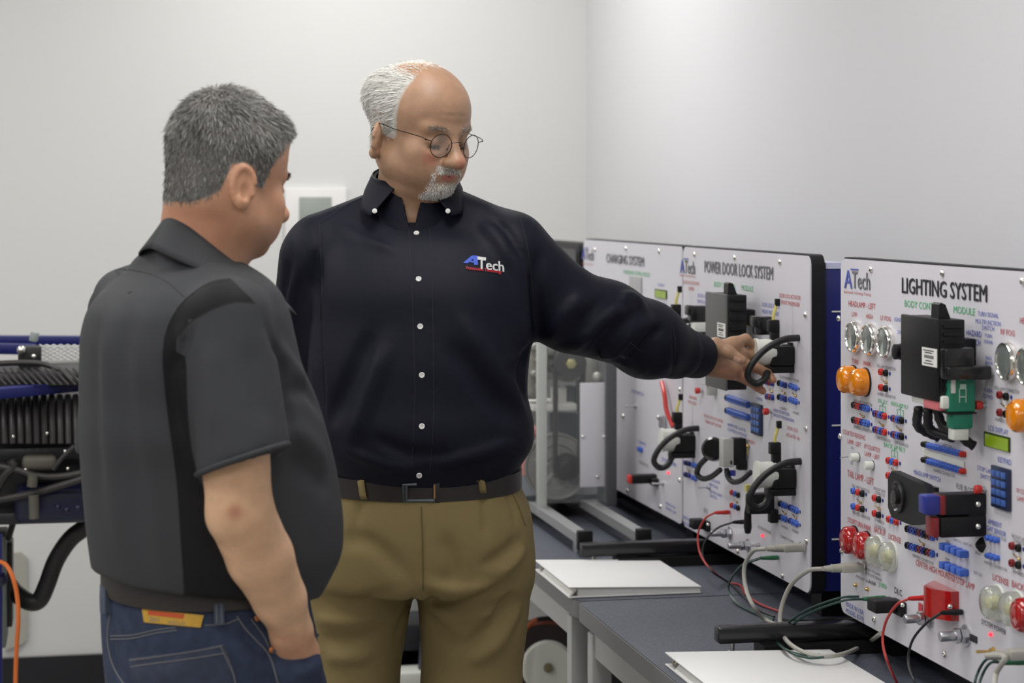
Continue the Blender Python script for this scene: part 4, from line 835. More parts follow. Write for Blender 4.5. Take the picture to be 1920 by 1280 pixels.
    def ripple(s, amp, seeds, fr=(9, 22), aniso=(1, 1, .5)):
        rng = np.random.RandomState(seeds); X = s.ax[0][:, None, None]; Y = s.ax[1][None, :, None]; Z = s.ax[2][None, None, :]
        for i in range(7):
            k = rng.randn(3)*np.array(aniso); k = nrm(k)*rng.uniform(*fr)*2*math.pi/3; ph = rng.rand()*7
            k2 = rng.randn(3)*5; s.D += (amp/2.2*np.sin(k[0]*X+k[1]*Y+k[2]*Z+ph+.9*np.sin(k2[0]*X+k2[1]*Y+k2[2]*Z))).astype(np.float32)
    def mesh(s, relax=1):
        D = s.D; S = D < 0
        c = np.zeros(tuple(q-1 for q in D.shape), np.int8)
        for i in (0, 1):
            for j in (0, 1):
                for k in (0, 1): c += S[i:D.shape[0]-1+i, j:D.shape[1]-1+j, k:D.shape[2]-1+k]
        mask = (c > 0) & (c < 8); I = np.array(np.nonzero(mask)).T
        idx = np.full(mask.shape, -1, np.int64); idx[mask] = np.arange(len(I))
        acc = np.zeros((len(I), 3)); cnt = np.zeros(len(I))
        cor = [(i, j, k) for i in (0, 1) for j in (0, 1) for k in (0, 1)]
        for a in cor:
            for ax in range(3):
                if a[ax] == 1: continue
                b = list(a); b[ax] = 1
                va = D[I[:, 0]+a[0], I[:, 1]+a[1], I[:, 2]+a[2]]; vb = D[I[:, 0]+b[0], I[:, 1]+b[1], I[:, 2]+b[2]]
                x = (va < 0) != (vb < 0); t = np.where(x, va/(va-vb+1e-20), 0)
                p = np.array(a)[None, :]+0*acc; p[:, ax] += t; acc[x] += p[x]; cnt[x] += 1
        V = s.lo+s.h*(I+acc/cnt[:, None])
        Fs = []
        for ax in range(3):
            o1, o2 = [(1, 2), (2, 0), (0, 1)][ax]
            A = [slice(None)]*3; B = [slice(None)]*3; A[ax] = slice(0, -1); B[ax] = slice(1, None)
            sa, sb = S[tuple(A)], S[tuple(B)]; e = np.array(np.nonzero(sa != sb)).T
            e = e[(e[:, o1] > 0) & (e[:, o2] > 0) & (e[:, o1] < D.shape[o1]-1) & (e[:, o2] < D.shape[o2]-1)]
            fl = sa[e[:, 0], e[:, 1], e[:, 2]]
            def at(d1, d2):
                q = e.copy(); q[:, o1] += d1; q[:, o2] += d2; return idx[q[:, 0], q[:, 1], q[:, 2]]
            q = np.stack([at(-1, -1), at(0, -1), at(0, 0), at(-1, 0)], 1); q[~fl] = q[~fl][:, ::-1]; Fs.append(q)
        Q = np.concatenate(Fs); Q = Q[(Q >= 0).all(1)]
        for _ in range(relax):
            n = len(V); sm = np.zeros((n, 3)); ct = np.zeros(n)
            for a, b in ((0, 1), (1, 2), (2, 3), (3, 0)):
                np.add.at(sm, Q[:, a], V[Q[:, b]]); np.add.at(ct, Q[:, a], 1)
                np.add.at(sm, Q[:, b], V[Q[:, a]]); np.add.at(ct, Q[:, b], 1)
            V = V*.5+.5*sm/np.maximum(ct, 1)[:, None]
        return V, Q
def herm(x, y, q):
    x = np.asarray(x, float); y = np.asarray(y, float); m = np.gradient(y, x) if len(x) > 2 else np.full(len(x), (y[-1]-y[0])/(x[-1]-x[0]))
    q = np.clip(q, x[0], x[-1]); i = np.clip(np.searchsorted(x, q)-1, 0, len(x)-2); h = x[i+1]-x[i]; t = (q-x[i])/h
    return (2*t**3-3*t**2+1)*y[i]+(t**3-2*t**2+t)*h*m[i]+(-2*t**3+3*t**2)*y[i+1]+(t**3-t**2)*h*m[i+1]
def fast_mesh(name, V, Q, mats):
    me = bpy.data.meshes.new(name); V = np.asarray(V, np.float32); Q = np.asarray(Q, np.int32)
    me.vertices.add(len(V)); me.vertices.foreach_set('co', V.ravel()); me.loops.add(Q.size); me.loops.foreach_set('vertex_index', Q.ravel())
    me.polygons.add(len(Q)); me.polygons.foreach_set('loop_start', np.arange(0, Q.size, Q.shape[1], dtype=np.int32)); me.polygons.foreach_set('loop_total', np.full(len(Q), Q.shape[1], np.int32))
    me.polygons.foreach_set('use_smooth', np.ones(len(Q), bool))
    for m in (mats if isinstance(mats, (list, tuple)) else [mats]): me.materials.append(m)
    me.update(calc_edges=True); me.validate(); return me
def fobj(name, V, Q, m, parent, attrs=None):
    me = fast_mesh(name, np.asarray(V)-origin(parent), Q, m)
    for k, a in (attrs or {}).items():
        at = me.attributes.new(k, 'FLOAT', 'POINT'); at.data.foreach_set('value', np.asarray(a, np.float32))
    o = bpy.data.objects.new(name, me); COL.objects.link(o); o.parent = parent; return o
class Surf:
    """lets points be picked on a surface where photo pixels meet it"""
    def __init__(s, V, Q): s.t = BVHTree.FromPolygons([tuple(v) for v in V], [tuple(int(i) for i in q) for q in Q])
    def hit(s, px, py, off=0.):
        o = Vector((0, 0, HC)); d = Vector(P(px, py, 1.0))-o; d.normalize()
        l, n, i, ds = s.t.ray_cast(o, d)
        if l is None:
            # nearest point to the ray
            Y = 3.8; l, n, i, ds = s.t.find_nearest(Vector(P(px, py, s.Yd))); 
        n = np.array(n); l = np.array(l)
        if n @ np.array(d) > 0: n = -n
        return l+n*off, n
    Yd = 3.5
    def line(s, pts, off=0., sm=6):
        q = catmull([np.array((x, y, 0.)) for x, y in pts], sm) if sm else [np.array((x, y, 0)) for x, y in pts]
        return [s.hit(p[0], p[1], off)[0] for p in q]
def seam(name, surf, pts, r, m, parent, off=.0, sm=6):
    g = MB(); g.tube(surf.line(pts, off, sm), r, 6); return g.build(name, m, parent)
def patch(name, surf, poly, th, m, parent, off=.0005, nu=10, nv=4):
    """a thin sheet laid on the surface inside a four-cornered pixel outline (tl, tr, br, bl)"""
    tl, tr, br, bl = [np.array(p, float) for p in poly]; V = []; W = []
    for j in range(nv+1):
        for i in range(nu+1):
            u, v = i/nu, j/nv; p = (tl*(1-u)+tr*u)*(1-v)+(bl*(1-u)+br*u)*v
            h, n = surf.hit(p[0], p[1]); V.append(h+n*(off+th)); W.append(h+n*(off-.002))
    n = len(V); Fc = []; id_ = lambda i, j: j*(nu+1)+i
    for j in range(nv):
        for i in range(nu):
            q = (id_(i, j), id_(i+1, j), id_(i+1, j+1), id_(i, j+1)); Fc.append(q); Fc.append(tuple(n+k for k in q[::-1]))
    rim = [id_(i, 0) for i in range(nu+1)]+[id_(nu, j) for j in range(1, nv+1)]+[id_(i, nv) for i in range(nu-1, -1, -1)]+[id_(0, j) for j in range(nv-1, 0, -1)]
    for a, b in zip(rim, rim[1:]+rim[:1]): Fc.append((a, b, n+b, n+a))
    o = MB(); o.add(V+W, Fc); return o.build(name, m, parent)
# ------------------------------------------------------------------ skin, hair and cloth materials
def attr_mix(m, name, col2, lo=.45, hi=.55, rough2=None):
    nt = m.node_tree; b = nt.nodes['Principled BSDF']; at = nt.nodes.new('ShaderNodeAttribute'); at.attribute_name = name
    mr = nt.nodes.new('ShaderNodeMapRange'); mr.inputs[1].default_value = lo; mr.inputs[2].default_value = hi; nt.links.new(at.outputs['Fac'], mr.inputs[0])
    mx = nt.nodes.new('ShaderNodeMix'); mx.data_type = 'RGBA'; mx.inputs['B'].default_value = (*col2, 1)
    old = b.inputs['Base Color'].links
    if old: nt.links.new(old[0].from_socket, mx.inputs['A'])
    else: mx.inputs['A'].default_value = b.inputs['Base Color'].default_value
    nt.links.new(mr.outputs[0], mx.inputs['Factor']); nt.links.new(mx.outputs['Result'], b.inputs['Base Color'])
    return m
SKIN1 = mat('skin_ruddy', (.385, .228, .143), .42, noise=.24, nscale=38, sss=.25, bump=.18, bscale=500, spec=.4)
attr_mix(SKIN1, 'red', (.46, .16, .105), 0, 1.6); attr_mix(SKIN1, 'stubble', (.50, .42, .37), 0, 1.5); attr_mix(SKIN1, 'hair', (.55, .54, .50), .2, .9); attr_mix(SKIN1, 'lip', (.42, .13, .11), 0, 1.2)
SKIN2 = mat('skin_tan', (.67, .415, .255), .5, noise=.24, nscale=38, sss=.25, bump=.18, bscale=500, spec=.4)
attr_mix(SKIN2, 'red', (.40, .145, .085), 0, 1.25); attr_mix(SKIN2, 'stubble', (.28, .20, .16), 0, 1.5); attr_mix(SKIN2, 'hair', (.13, .125, .115), .2, .9); attr_mix(SKIN2, 'lip', (.42, .13, .11), 0, 1.2)
def hairmat(name, c0, c1):
    m = mat(name, c0, .5); nt = m.node_tree; b = nt.nodes['Principled BSDF']; at = nt.nodes.new('ShaderNodeAttribute'); at.attribute_name = 'tone'
    mx = nt.nodes.new('ShaderNodeMix'); mx.data_type = 'RGBA'; mx.inputs['A'].default_value = (*c0, 1); mx.inputs['B'].default_value = (*c1, 1)
    nt.links.new(at.outputs['Fac'], mx.inputs['Factor']); nt.links.new(mx.outputs['Result'], b.inputs['Base Color']); return m
HAIRW = hairmat('white_hair', (.42, .41, .38), (.78, .77, .73)); HAIRG = hairmat('grey_hair', (.045, .043, .04), (.42, .41, .38))
NAVY = mat('navy_cotton', (.0034, .0045, .0115), .58, noise=.12, nscale=500, bump=.2, bscale=900, spec=.18)
GREYS = mat('charcoal_twill', (.041, .0435, .0475), .72, noise=.10, nscale=600, bump=.2, bscale=900, spec=.25); attr_mix(GREYS, 'dark', (.0065, .0065, .0075), .46, .54)
KHAKI = mat('khaki_cotton', (.215, .165, .072), .8, noise=.07, nscale=400, bump=.2, bscale=900, spec=.25)
DENIM = mat('blue_denim', (.032, .043, .080), .8, noise=.45, nscale=55, bump=.35, bscale=900, spec=.25)
STITCH = mat('denim_stitch', (.16, .16, .17), .8); LEATH = mat('brown_leather', (.014, .010, .009), .45, bump=.2, bscale=300)
SEAMN = mat('navy_seam', (.006, .007, .013), .8); SEAMG = mat('grey_seam', (.016, .016, .018), .8); SEAMK = mat('khaki_seam', (.12, .09, .038), .8)
def frame_of(yaw_dir, pitch, roll=0.):
    fh = nrm(yaw_dir); z = np.array((0, 0, 1.)); f = math.cos(pitch)*fh-math.sin(pitch)*z; u = math.sin(pitch)*fh+math.cos(pitch)*z; r = np.cross(f, u)
    if roll: r, u = r*math.cos(roll)+u*math.sin(roll), u*math.cos(roll)-r*math.sin(roll)
    return np.stack([r, f, u], 1)
def head_field(neck, o, h=.0024):
    """head in its own frame: x to the person's right, y to the face, z up; neck = list of (point, radius) in that frame"""
    f = Field((-.108, -.14, -.20), (.108, .145, .15), h)
    cr = o.get('cran', (-.014, .098, .048, .084)); f.ell((0, cr[0], cr[2]), (.0765, cr[1], cr[3]), .02); f.ell((0, .024, .052), (.066, .062, .062), .03)
    f.ell((0, .036, -.015), (.0600, .053, .066), .03); f.ell((0, .028, -.056), (o.get('jaw', .057), .056, .040), .03)
    f.ell((0, .070, -.078), (.024, .020, .020), .025); f.ell((0, -.02, -.03), (.066, .06, .05), .03)
    for s in (-1, 1):
        f.ell((s*.052, .008, -.050), (.016, .026, .024), .03); f.ell((s*.042, .058, -.012), (.022, .022, .018), .022)
        f.ell((s*.034, .062, -.045), (.022, .022, .028), .03); f.cone((s*.010, .0845, .030), (s*.044, .071, .034), .0085, .007, .014)
        f.ell((s*.031, .094, .011), (.018, .015, .0125), .014, 'sub')
        f.ell((s*.031, .0715, .0115), (.0155, .0155, .0135), .006)                       # closed upper lid over the eye
        f.bump([(s*.017, .088, .006), (s*.031, .0895, .0015), (s*.045, .080, .005)], .0022, -.0022, False)
        f.bump([(s*.018, .088, .020), (s*.031, .088, .022), (s*.045, .080, .018)], .0025, -.0018, False)
        f.bump([(s*.020, .089, -.008), (s*.034, .088, -.011), (s*.046, .080, -.006)], .005, .0018)
        f.bump([(s*.016, .102, -.026), (s*.028, .092, -.040), (s*.033, .084, -.058)], .004, -.0022)
        f.cone((s*.0115, .103, -.021), (s*.010, .099, -.023), .0082, .008, .006)
    for zz in (.060, .072, .084): f.bump([(-.035, .085, zz), (0, .094, zz+.002), (.035, .085, zz)], .003, -.0009)
    f.cone((0, .085, .026), (0, .114, -.016), .0080, .0125, .012); f.ell((0, .115, -.017), (.0130, .0125, .0112), .01)
    for s in (-1, 1): f.ell((s*.0062, .107, -.0285), (.0036, .005, .0035), .002, 'sub')
    f.ell((0, .080, -.047), (.030, .018, .018), .02)
    f.cone((-.017, .089, -.0455), (.017, .089, -.0455), .0058, .0058, .006); f.cone((-.014, .0895, -.0565), (.014, .0895, -.0565), .0068, .0068, .006)
    f.bump([(-.023, .088, -.0515), (0, .0985, -.0505), (.023, .088, -.0515)], .0024, -.0042, False)
    f.bump([(-.015, .088, -.066), (0, .092, -.066), (.015, .088, -.066)], .005, -.003)
    # ears
    for s in (-1, 1):
        es = o.get('ear', .86); a = math.radians(o.get('flare', 34))*s; R = es*np.array(Matrix.Rotation(-a, 3, 'Z') @ Matrix.Rotation(math.radians(8), 3, 'X')); c = np.array((s*.0805, o.get('eary', -.010), o.get('earz', -.014)))
        R0 = R/es
        f.ell(c, (.0078*es, .020*es, .035*es), .008, R=R0); f.ell(c+(s*.004, -.000, -.024*es), (.007, .011, .013), .006)
        rim = [c+R @ np.array((s*.006, .0195*math.cos(t), .034*math.sin(t)+.002)) for t in np.linspace(math.radians(15), math.radians(255), 14)]
        f.chain(rim, [.0040]*14, .002)
        f.ell(c+R @ np.array((s*.011, .003, -.004)), (.0075, .0085, .0150), .003, 'sub', R=R0); f.ell(c+R @ np.array((s*.0105, .004, .017)), (.0045, .008, .009), .002, 'sub', R=R0)
        f.cone(c+R @ np.array((s*.004, .016, -.010)), c+R @ np.array((s*.004, .016, .002)), .0042, .004, .003)
    for i in range(len(neck)-1): f.cone(neck[i][0], neck[i+1][0], neck[i][1], neck[i+1][1], .03)
    if 'extra' in o: o['extra'](f)
    return f
def strands(V, Q, w, n, length, comb, mname, parent, name, width=.0006, lift=.35, tone=(.5, .25), seed=1, curl=.25, tonef=None):
    """short hair as thin tapered blades rooted on the scalp; w = weight per vertex, comb = function(points) -> direction"""
    rng = np.random.RandomState(seed); A, B, C, E = V[Q[:, 0]], V[Q[:, 1]], V[Q[:, 2]], V[Q[:, 3]]
    nr = np.cross(C-A, E-B); ar = np.linalg.norm(nr, axis=1); nr /= ar[:, None]+1e-12; wf = w[Q].mean(1)*ar; wf = np.where(w[Q].mean(1) > .08, wf, 0); pr = wf/wf.sum()
    k = rng.choice(len(Q), n, p=pr); u, v = rng.rand(n, 1), rng.rand(n, 1)
    p = (A[k]*(1-u)+B[k]*u)*(1-v)+(E[k]*(1-u)+C[k]*u)*v; N = nr[k]
    d = comb(p); d = d-(d*N).sum(1)[:, None]*N; d /= np.linalg.norm(d, axis=1)[:, None]+1e-9; d = d+curl*rng.randn(n, 3)
    L = length*(.55+.6*rng.rand(n, 1))*(.4+.6*np.minimum(1, w[Q].mean(1)[k]))[:, None]
    d1 = d*(1-lift)+N*lift; d1 /= np.linalg.norm(d1, axis=1)[:, None]; d2 = d*(1-lift*.4)+N*lift*.3; d2 /= np.linalg.norm(d2, axis=1)[:, None]
    p0 = p-N*.0008; p1 = p+d1*L*.5; p2 = p1+d2*L*.5
    sd = np.cross(d, N+.6*rng.randn(n, 3)); sd /= np.linalg.norm(sd, axis=1)[:, None]+1e-9; W = width*(.7+.6*rng.rand(n, 1))
    VV = np.stack([p0-sd*W, p0+sd*W, p1+sd*W*.8, p1-sd*W*.8, p2-sd*W*.25, p2+sd*W*.25], 1).reshape(-1, 3)
    b = (np.arange(n)*6)[:, None]; QQ = np.concatenate([b+np.array([[0, 1, 2, 3]]), b+np.array([[3, 2, 5, 4]])])
    tn = np.clip(rng.normal(tone[0], tone[1], n)+(tonef(p) if tonef else 0), 0, 1)
    o = fobj(name, VV, QQ, mname, parent, {'tone': np.repeat(tn, 6)}); o['kind'] = 'stuff'; return o
def simple_hand(f, w, d, palmn, side, curl=.25, s=1.):
    """relaxed hand: w wrist, d pointing to the fingers, palmn out of the palm, side towards the thumb"""
    d, palmn, side = nrm(d), nrm(palmn), nrm(side)
    for i, (o_, L) in enumerate([(.028, .074), (.010, .082), (-.009, .076), (-.027, .060)]):
        k = w+d*.085*s+side*o_*s; f.cone(w+d*.012+side*o_*.6*s, k, .015*s, .0125*s, .012)
        p = [k]; a = curl
        for q in (.45, .32, .23): p.append(p[-1]+(d*math.cos(a)+palmn*math.sin(a))*L*q*s); a += .42
        f.chain(p, [.0105*s, .0092*s, .0084*s, .007*s], .003)
    b = w+d*.025+side*.026*s; f.chain([b, b+d*.03+side*.022+palmn*.012, b+d*.056+side*.028+palmn*.022, b+d*.078+side*.026+palmn*.028], [.016, .0125, .0105, .0085], .006)
def belt_ring(name, loftp, zc, hh, off, m, parent, n=72, th=.004, tilt=None):
    """band round a lofted waist; loftp(z) -> cx, cy, a, b, ang"""
    V = []; Fc = []
    for i in range(n):
        t = 2*math.pi*i/n
        for (dz, o) in [(-hh, off), (hh, off), (hh, off+th), (-hh, off+th)]:
            z = zc+(tilt(t) if tilt else 0)+dz; cx, cy, a, b, g, p = loftp(zc); ct, st = math.cos(t), math.sin(t)
            rr = 1/((abs(ct)/(a+o))**p+(abs(st)/(b+o))**p)**(1/p); u, v = rr*ct, rr*st
            V.append((cx+u*math.cos(g)-v*math.sin(g), cy+u*math.sin(g)+v*math.cos(g), z))
    for i in range(n):
        a, b = 4*i, 4*((i+1) % n)
        for k in range(4): Fc.append((a+k, a+(k+1) % 4, b+(k+1) % 4, b+k))
    g = MB(); g.add(V, Fc); return g.build(name, m, parent)
def sections(rows, q, phi, p=2.3):
    """rows of (py, left px, right px, depth Y): the outline seen by the lens -> loft arrays; phi = angle of the lateral axis against the image row"""
    z = []; cx = []; cy = []; a = []; b = []
    for i, (py, l, r, Y) in enumerate(rows):
        c = P((l+r)/2, py, Y); hw = (r-l)/2*Y/F; qq = q[i] if np.ndim(q) else q
        A = hw/math.sqrt(math.cos(phi)**2+(qq*math.sin(phi))**2); z.append(c[2]); cx.append(c[0]); cy.append(c[1]); a.append(A); b.append(A*qq)
    return np.array(z), np.array(cx), np.array(cy), np.array(a), np.array(b)
def loft_at(S, ang, p):
    o = np.argsort(S[0]); z = S[0][o]
    return lambda zz: tuple(float(herm(z, S[k][o], np.array([zz]))[0]) for k in (1, 2, 3, 4))+(ang, p)
def shoe(f, ank, fwd):
    fwd = nrm(fwd); a = np.array((ank[0], ank[1], 0)); f.chain([a+(0, 0, .11), a+(0, 0, .06)-fwd*.02, a-fwd*.045+(0, 0, .045)], [.048, .046, .042], .02)
    f.chain([a+(0, 0, .075), a+fwd*.09+(0, 0, .048), a+fwd*.165+(0, 0, .036)], [.046, .043, .034], .02)
    f.cone(a-fwd*.05+(0, 0, .02), a+fwd*.17+(0, 0, .02), .04, .042, .004, flat=(0, 0, 1), fs=2.1)
FOLD = 2.7
def sstep(x, a, b):
    t = np.clip((x-a)/(b-a), 0, 1); return t*t*(3-2*t)
def polysd(px, py, poly):
    """signed distance in pixels, positive inside"""
    poly = np.array(poly, float); d = np.full(px.shape, 1e9); ins = np.zeros(px.shape, bool); n = len(poly)
    for i in range(n):
        a, b = poly[i], poly[(i+1) % n]; e = b-a; t = np.clip(((px-a[0])*e[0]+(py-a[1])*e[1])/(e @ e), 0, 1)
        d = np.minimum(d, np.hypot(px-a[0]-t*e[0], py-a[1]-t*e[1]))
        c = ((a[1] > py) != (b[1] > py)); 
        with np.errstate(divide='ignore', invalid='ignore'): xi = a[0]+(py-a[1])*e[0]/(e[1] if e[1] else 1e-9)
        ins ^= c & (px < xi)
    return np.where(ins, d, -d)
def segdist(V, a, b, ra, rb):
    a = np.asarray(a); d = np.asarray(b)-a; t = np.clip(((V-a) @ d)/(d @ d), 0, 1); return np.linalg.norm(V-a-t[:, None]*d, axis=1)-(ra+(rb-ra)*t)
def tube_field(lo_pts, pad, h):
    q = np.array(lo_pts); return Field(q.min(0)-pad, q.max(0)+pad, h)
def cutcone(f, a, b, ra, rb, cutp, cutn, k, wall=None):
    """sleeve: cone that stops at a plane and is hollow at its mouth"""
    a = np.asarray(a, float); b = np.asarray(b, float); m = max(ra, rb)+k+3*f.h+.02
    sl, X, Y, Z = f.sub(np.minimum(a, b)-m, np.maximum(a, b)+m); d = b-a; L = float(d @ d)
    px, py, pz = X-a[0], Y-a[1], Z-a[2]; t = np.clip((px*d[0]+py*d[1]+pz*d[2])/L, 0, 1); r = ra+(rb-ra)*t
    q = np.sqrt((px-t*d[0])**2+(py-t*d[1])**2+(pz-t*d[2])**2)-r
    cut = (X-cutp[0])*cutn[0]+(Y-cutp[1])*cutn[1]+(Z-cutp[2])*cutn[2]
    q = np.maximum(q, cut); f.comb(sl, q, k, 'add')
    if wall:
        sl2 = sl; r2 = np.sqrt((px-t*d[0])**2+(py-t*d[1])**2+(pz-t*d[2])**2)-(r-wall); hole = np.maximum(r2, -(cut+.035)); f.comb(sl2, hole, .002, 'sub')
NYAW = DW(math.sin(math.radians(43)), -math.cos(math.radians(43))); GYAW = DW(math.cos(math.radians(33)), math.sin(math.radians(33)))
# ================================================================== man in the navy shirt
A1 = thing('person', P(785, 1881, 3.80)*np.array((1, 1, 0)), 'man in navy button-down shirt and khaki trousers, reaching out to a board', 'person')
# --- head
hs1 = 1.05; ho1 = P(783, 256, 3.80); R1 = frame_of(NYAW, math.radians(16), math.radians(0))
def toloc(p, R, o, s): return (R.T @ (np.asarray(p)-o))/s
nk = [(toloc(P(778, 300, 3.84), R1, ho1, hs1), .056), (toloc(P(774, 380, 3.84), R1, ho1, hs1), .062), (toloc(P(772, 425, 3.84), R1, ho1, hs1), .07)]
def ex1(f):
    for s in (-1, 1): f.ell((s*.042, -.038, .060), (.036, .068, .045), .02)
    f.ell((0, .03, -.092), (.046, .04, .022), .03)             # soft under-chin
    f.ell((0, .078, -.080), (.026, .018, .018), .015)
hf = head_field(nk, {'jaw': .062, 'extra': ex1, 'flare': 52}); Vl, Qh = hf.mesh(1)
x, y, z = Vl.T
hair1 = sstep(.030-y+.10*np.clip(z-.06, -.05, .1)*0, 0, .014)*sstep(z, -.060, -.045)*np.where(y > -.028, sstep(z, -.006, .010), 1)*(1-.80*sstep(z, .100, .120)*sstep(y, -.075, -.03))
hair1 = hair1*(1-sstep(abs(x), .0772, .0795)*sstep(.043-abs(z), 0, .004)*sstep(.05-abs(y+.012), 0, .01))
stub1 = np.maximum(sstep(-z, .060, .070)*sstep(y, .050, .062)*sstep(.036-abs(x), 0, .010)*sstep(z, -.110, -.100), sstep(.0095-abs(z+.0365), 0, .004)*sstep(y, .075, .085)*sstep(.030-abs(x), 0, .006))
stub1 = np.maximum(stub1, .8*sstep(.006-np.abs(abs(x)-.030), 0, .005)*sstep(-z, .040, .046)*sstep(y, .065, .075)*sstep(z, -.08, -.07))
red1 = np.maximum(sstep(.022-np.hypot(abs(x)-.040, (z+.018)), 0, .02)*sstep(y, .03, .06), sstep(.016-np.hypot(x, z+.016), 0, .012)*sstep(y, .09, .1))
lip1 = sstep(.010-np.hypot(x*.5, z+.0515), 0, .004)*sstep(y, .084, .09)
brow1 = sstep(.006-abs(z-.0365), 0, .004)*sstep(y, .055, .065)*sstep(.019-abs(abs(x)-.029), 0, .006)
Vw_ = Vl.copy(); Vw_[:, 2] = np.where(z < -.022, -.022+(z+.022)*.86, z); VW = ho1+hs1*(Vw_ @ R1.T)
BV, BQ, BA = [VW], [Qh], [dict(hair=hair1, stubble=stub1, red=red1, lip=lip1)]
W1 = {'V': VW, 'Q': Qh, 'hair': hair1, 'stub': stub1, 'brow': brow1, 'L': Vl}
# --- left hand (reaching)
hd = Field(np.min([P(1285, 610, 4.02), P(1470, 760, 4.2), P(1285, 760, 4.2), P(1470, 610, 4.02)], 0)-.03, np.max([P(1285, 610, 4.02), P(1470, 760, 4.2), P(1285, 610, 4.2)], 0)+.03, .0017)
HP = lambda *a: P(*a)
WR = HP(1296, 663, 4.045)
hd.chain([HP(1262, 655, 4.02), WR, HP(1325, 668, 4.07)], [.031, .029, .027], .02)
kn = [(1376, 645, 4.100), (1388, 662, 4.110), (1389, 682, 4.108), (1380, 700, 4.100)]
for (kx, ky, kY), r in zip(kn, (.0145, .0145, .014, .013)): hd.cone(HP(1318, 668+.30*(ky-672), 4.080), HP(kx, ky, kY), .017, r, .014)
hd.cone(HP(1335, 690, 4.078), HP(1372, 698, 4.085), .017, .014, .014)
hd.chain([HP(1318, 655, 4.062), HP(1342, 648, 4.052), HP(1366, 660, 4.045), HP(1391, 675, 4.042)], [.0185, .0150, .0118, .0092], .008)
hd.chain([HP(1374, 643, 4.100), HP(1398, 636, 4.118), HP(1414, 648, 4.135), HP(1422, 662, 4.135)], [.0125, .0105, .0092, .008], .006)
hd.chain([HP(1388, 662, 4.11), HP(1418, 668, 4.135), HP(1438, 684, 4.140), HP(1444, 696, 4.125)], [.0125, .0108, .0095, .0082], .005)
hd.chain([HP(1389, 682, 4.106), HP(1418, 689, 4.112), HP(1438, 700, 4.110), HP(1449, 712, 4.100)], [.0125, .0106, .0096, .0078], .004)
hd.chain([HP(1380, 701, 4.098), HP(1404, 714, 4.100), HP(1421, 726, 4.095), HP(1430, 733, 4.090)], [.0118, .0095, .0086, .0072], .004)
hd.bump([HP(1322, 668, 4.05), HP(1345, 671, 4.05), HP(1366, 680, 4.055)], .0035, -.0028); hd.bump([HP(1352, 640, 4.06), HP(1368, 652, 4.055), HP(1376, 660, 4.05)], .003, -.002)
hd.bump([HP(1335, 700, 4.06), HP(1350, 690, 4.06), HP(1372, 686, 4.08)], .003, -.0016)
Vh, Qn = hd.mesh(1); BV.append(Vh); BQ.append(Qn); zz = np.zeros(len(Vh)); hx, hy, _ = proj(Vh)
BA.append(dict(hair=zz, stubble=zz, lip=zz, red=.6*sstep(hy, 670, 720)*sstep(hx, 1320, 1360)))
# --- right hand hanging beside the body, behind the other man
WR0 = P(585, 900, 3.86); hr = Field(WR0-(.10, .10, .26), WR0+(.10, .10, .04), .0032)
hr.cone(WR0+(0, 0, .01), WR0-(0, 0, .05), .028, .026, .01); simple_hand(hr, WR0-(0, 0, .05), np.array((0, 0, -1.)), DW(1, 0), DW(0, -1))
v_, q_ = hr.mesh(1); BV.append(v_); BQ.append(q_); zz = np.zeros(len(v_)); BA.append(dict(hair=zz, stubble=zz, lip=zz, red=zz))
# --- cloth: shirt
S1 = sections([(400, 700, 860, 3.83), (425, 650, 915, 3.83), (452, 616, 958, 3.82), (486, 600, 980, 3.81), (540, 590, 998, 3.80), (600, 586, 1004, 3.80), (680, 582, 994, 3.79), (740, 580, 992, 3.79), (800, 580, 1004, 3.79), (838, 588, 1000, 3.79), (868, 602, 982, 3.79), (905, 620, 962, 3.79), (935, 624, 958, 3.79)], [.72, .60, .58, .60, .64, .68, .72, .75, .77, .78, .80, .82, .82], 0)
SL = P(962, 478, 3.80); EL = P(1135, 600, 3.86); WL = P(1312, 668, 4.05)
SR = P(588, 486, 3.83); ER = P(560, 700, 3.90); WRr = P(585, 900, 3.86)
f = tube_field([P(500, 380, 3.6), P(1330, 380, 4.1), P(500, 945, 4.05), P(1330, 945, 3.62), P(560, 600, 4.0), P(780, 600, 3.55)], .03, .0058)
f.loft(*S1, -AL, p=2.35, k=.01)
f.chain([P(735, 402, 3.84), P(600, 446, 3.83)], [.055, .046], .04); f.chain([P(832, 402, 3.84), P(955, 452, 3.82)], [.054, .052], .04)
f.chain([SR, ER, WRr], [.064, .060, .050], .03)
f.chain([SL, P(1075, 586, 3.83), EL], [.068, .070, .070], .035)
f.chain([EL, P(1215, 637, 3.93), P(1265, 657, 3.99)], [.070, .068, .056], .03)
cn = nrm(WL-P(1250, 652, 3.97)); f.chain([P(1265, 657, 3.99), WL-cn*.03], [.050, .038], .01)
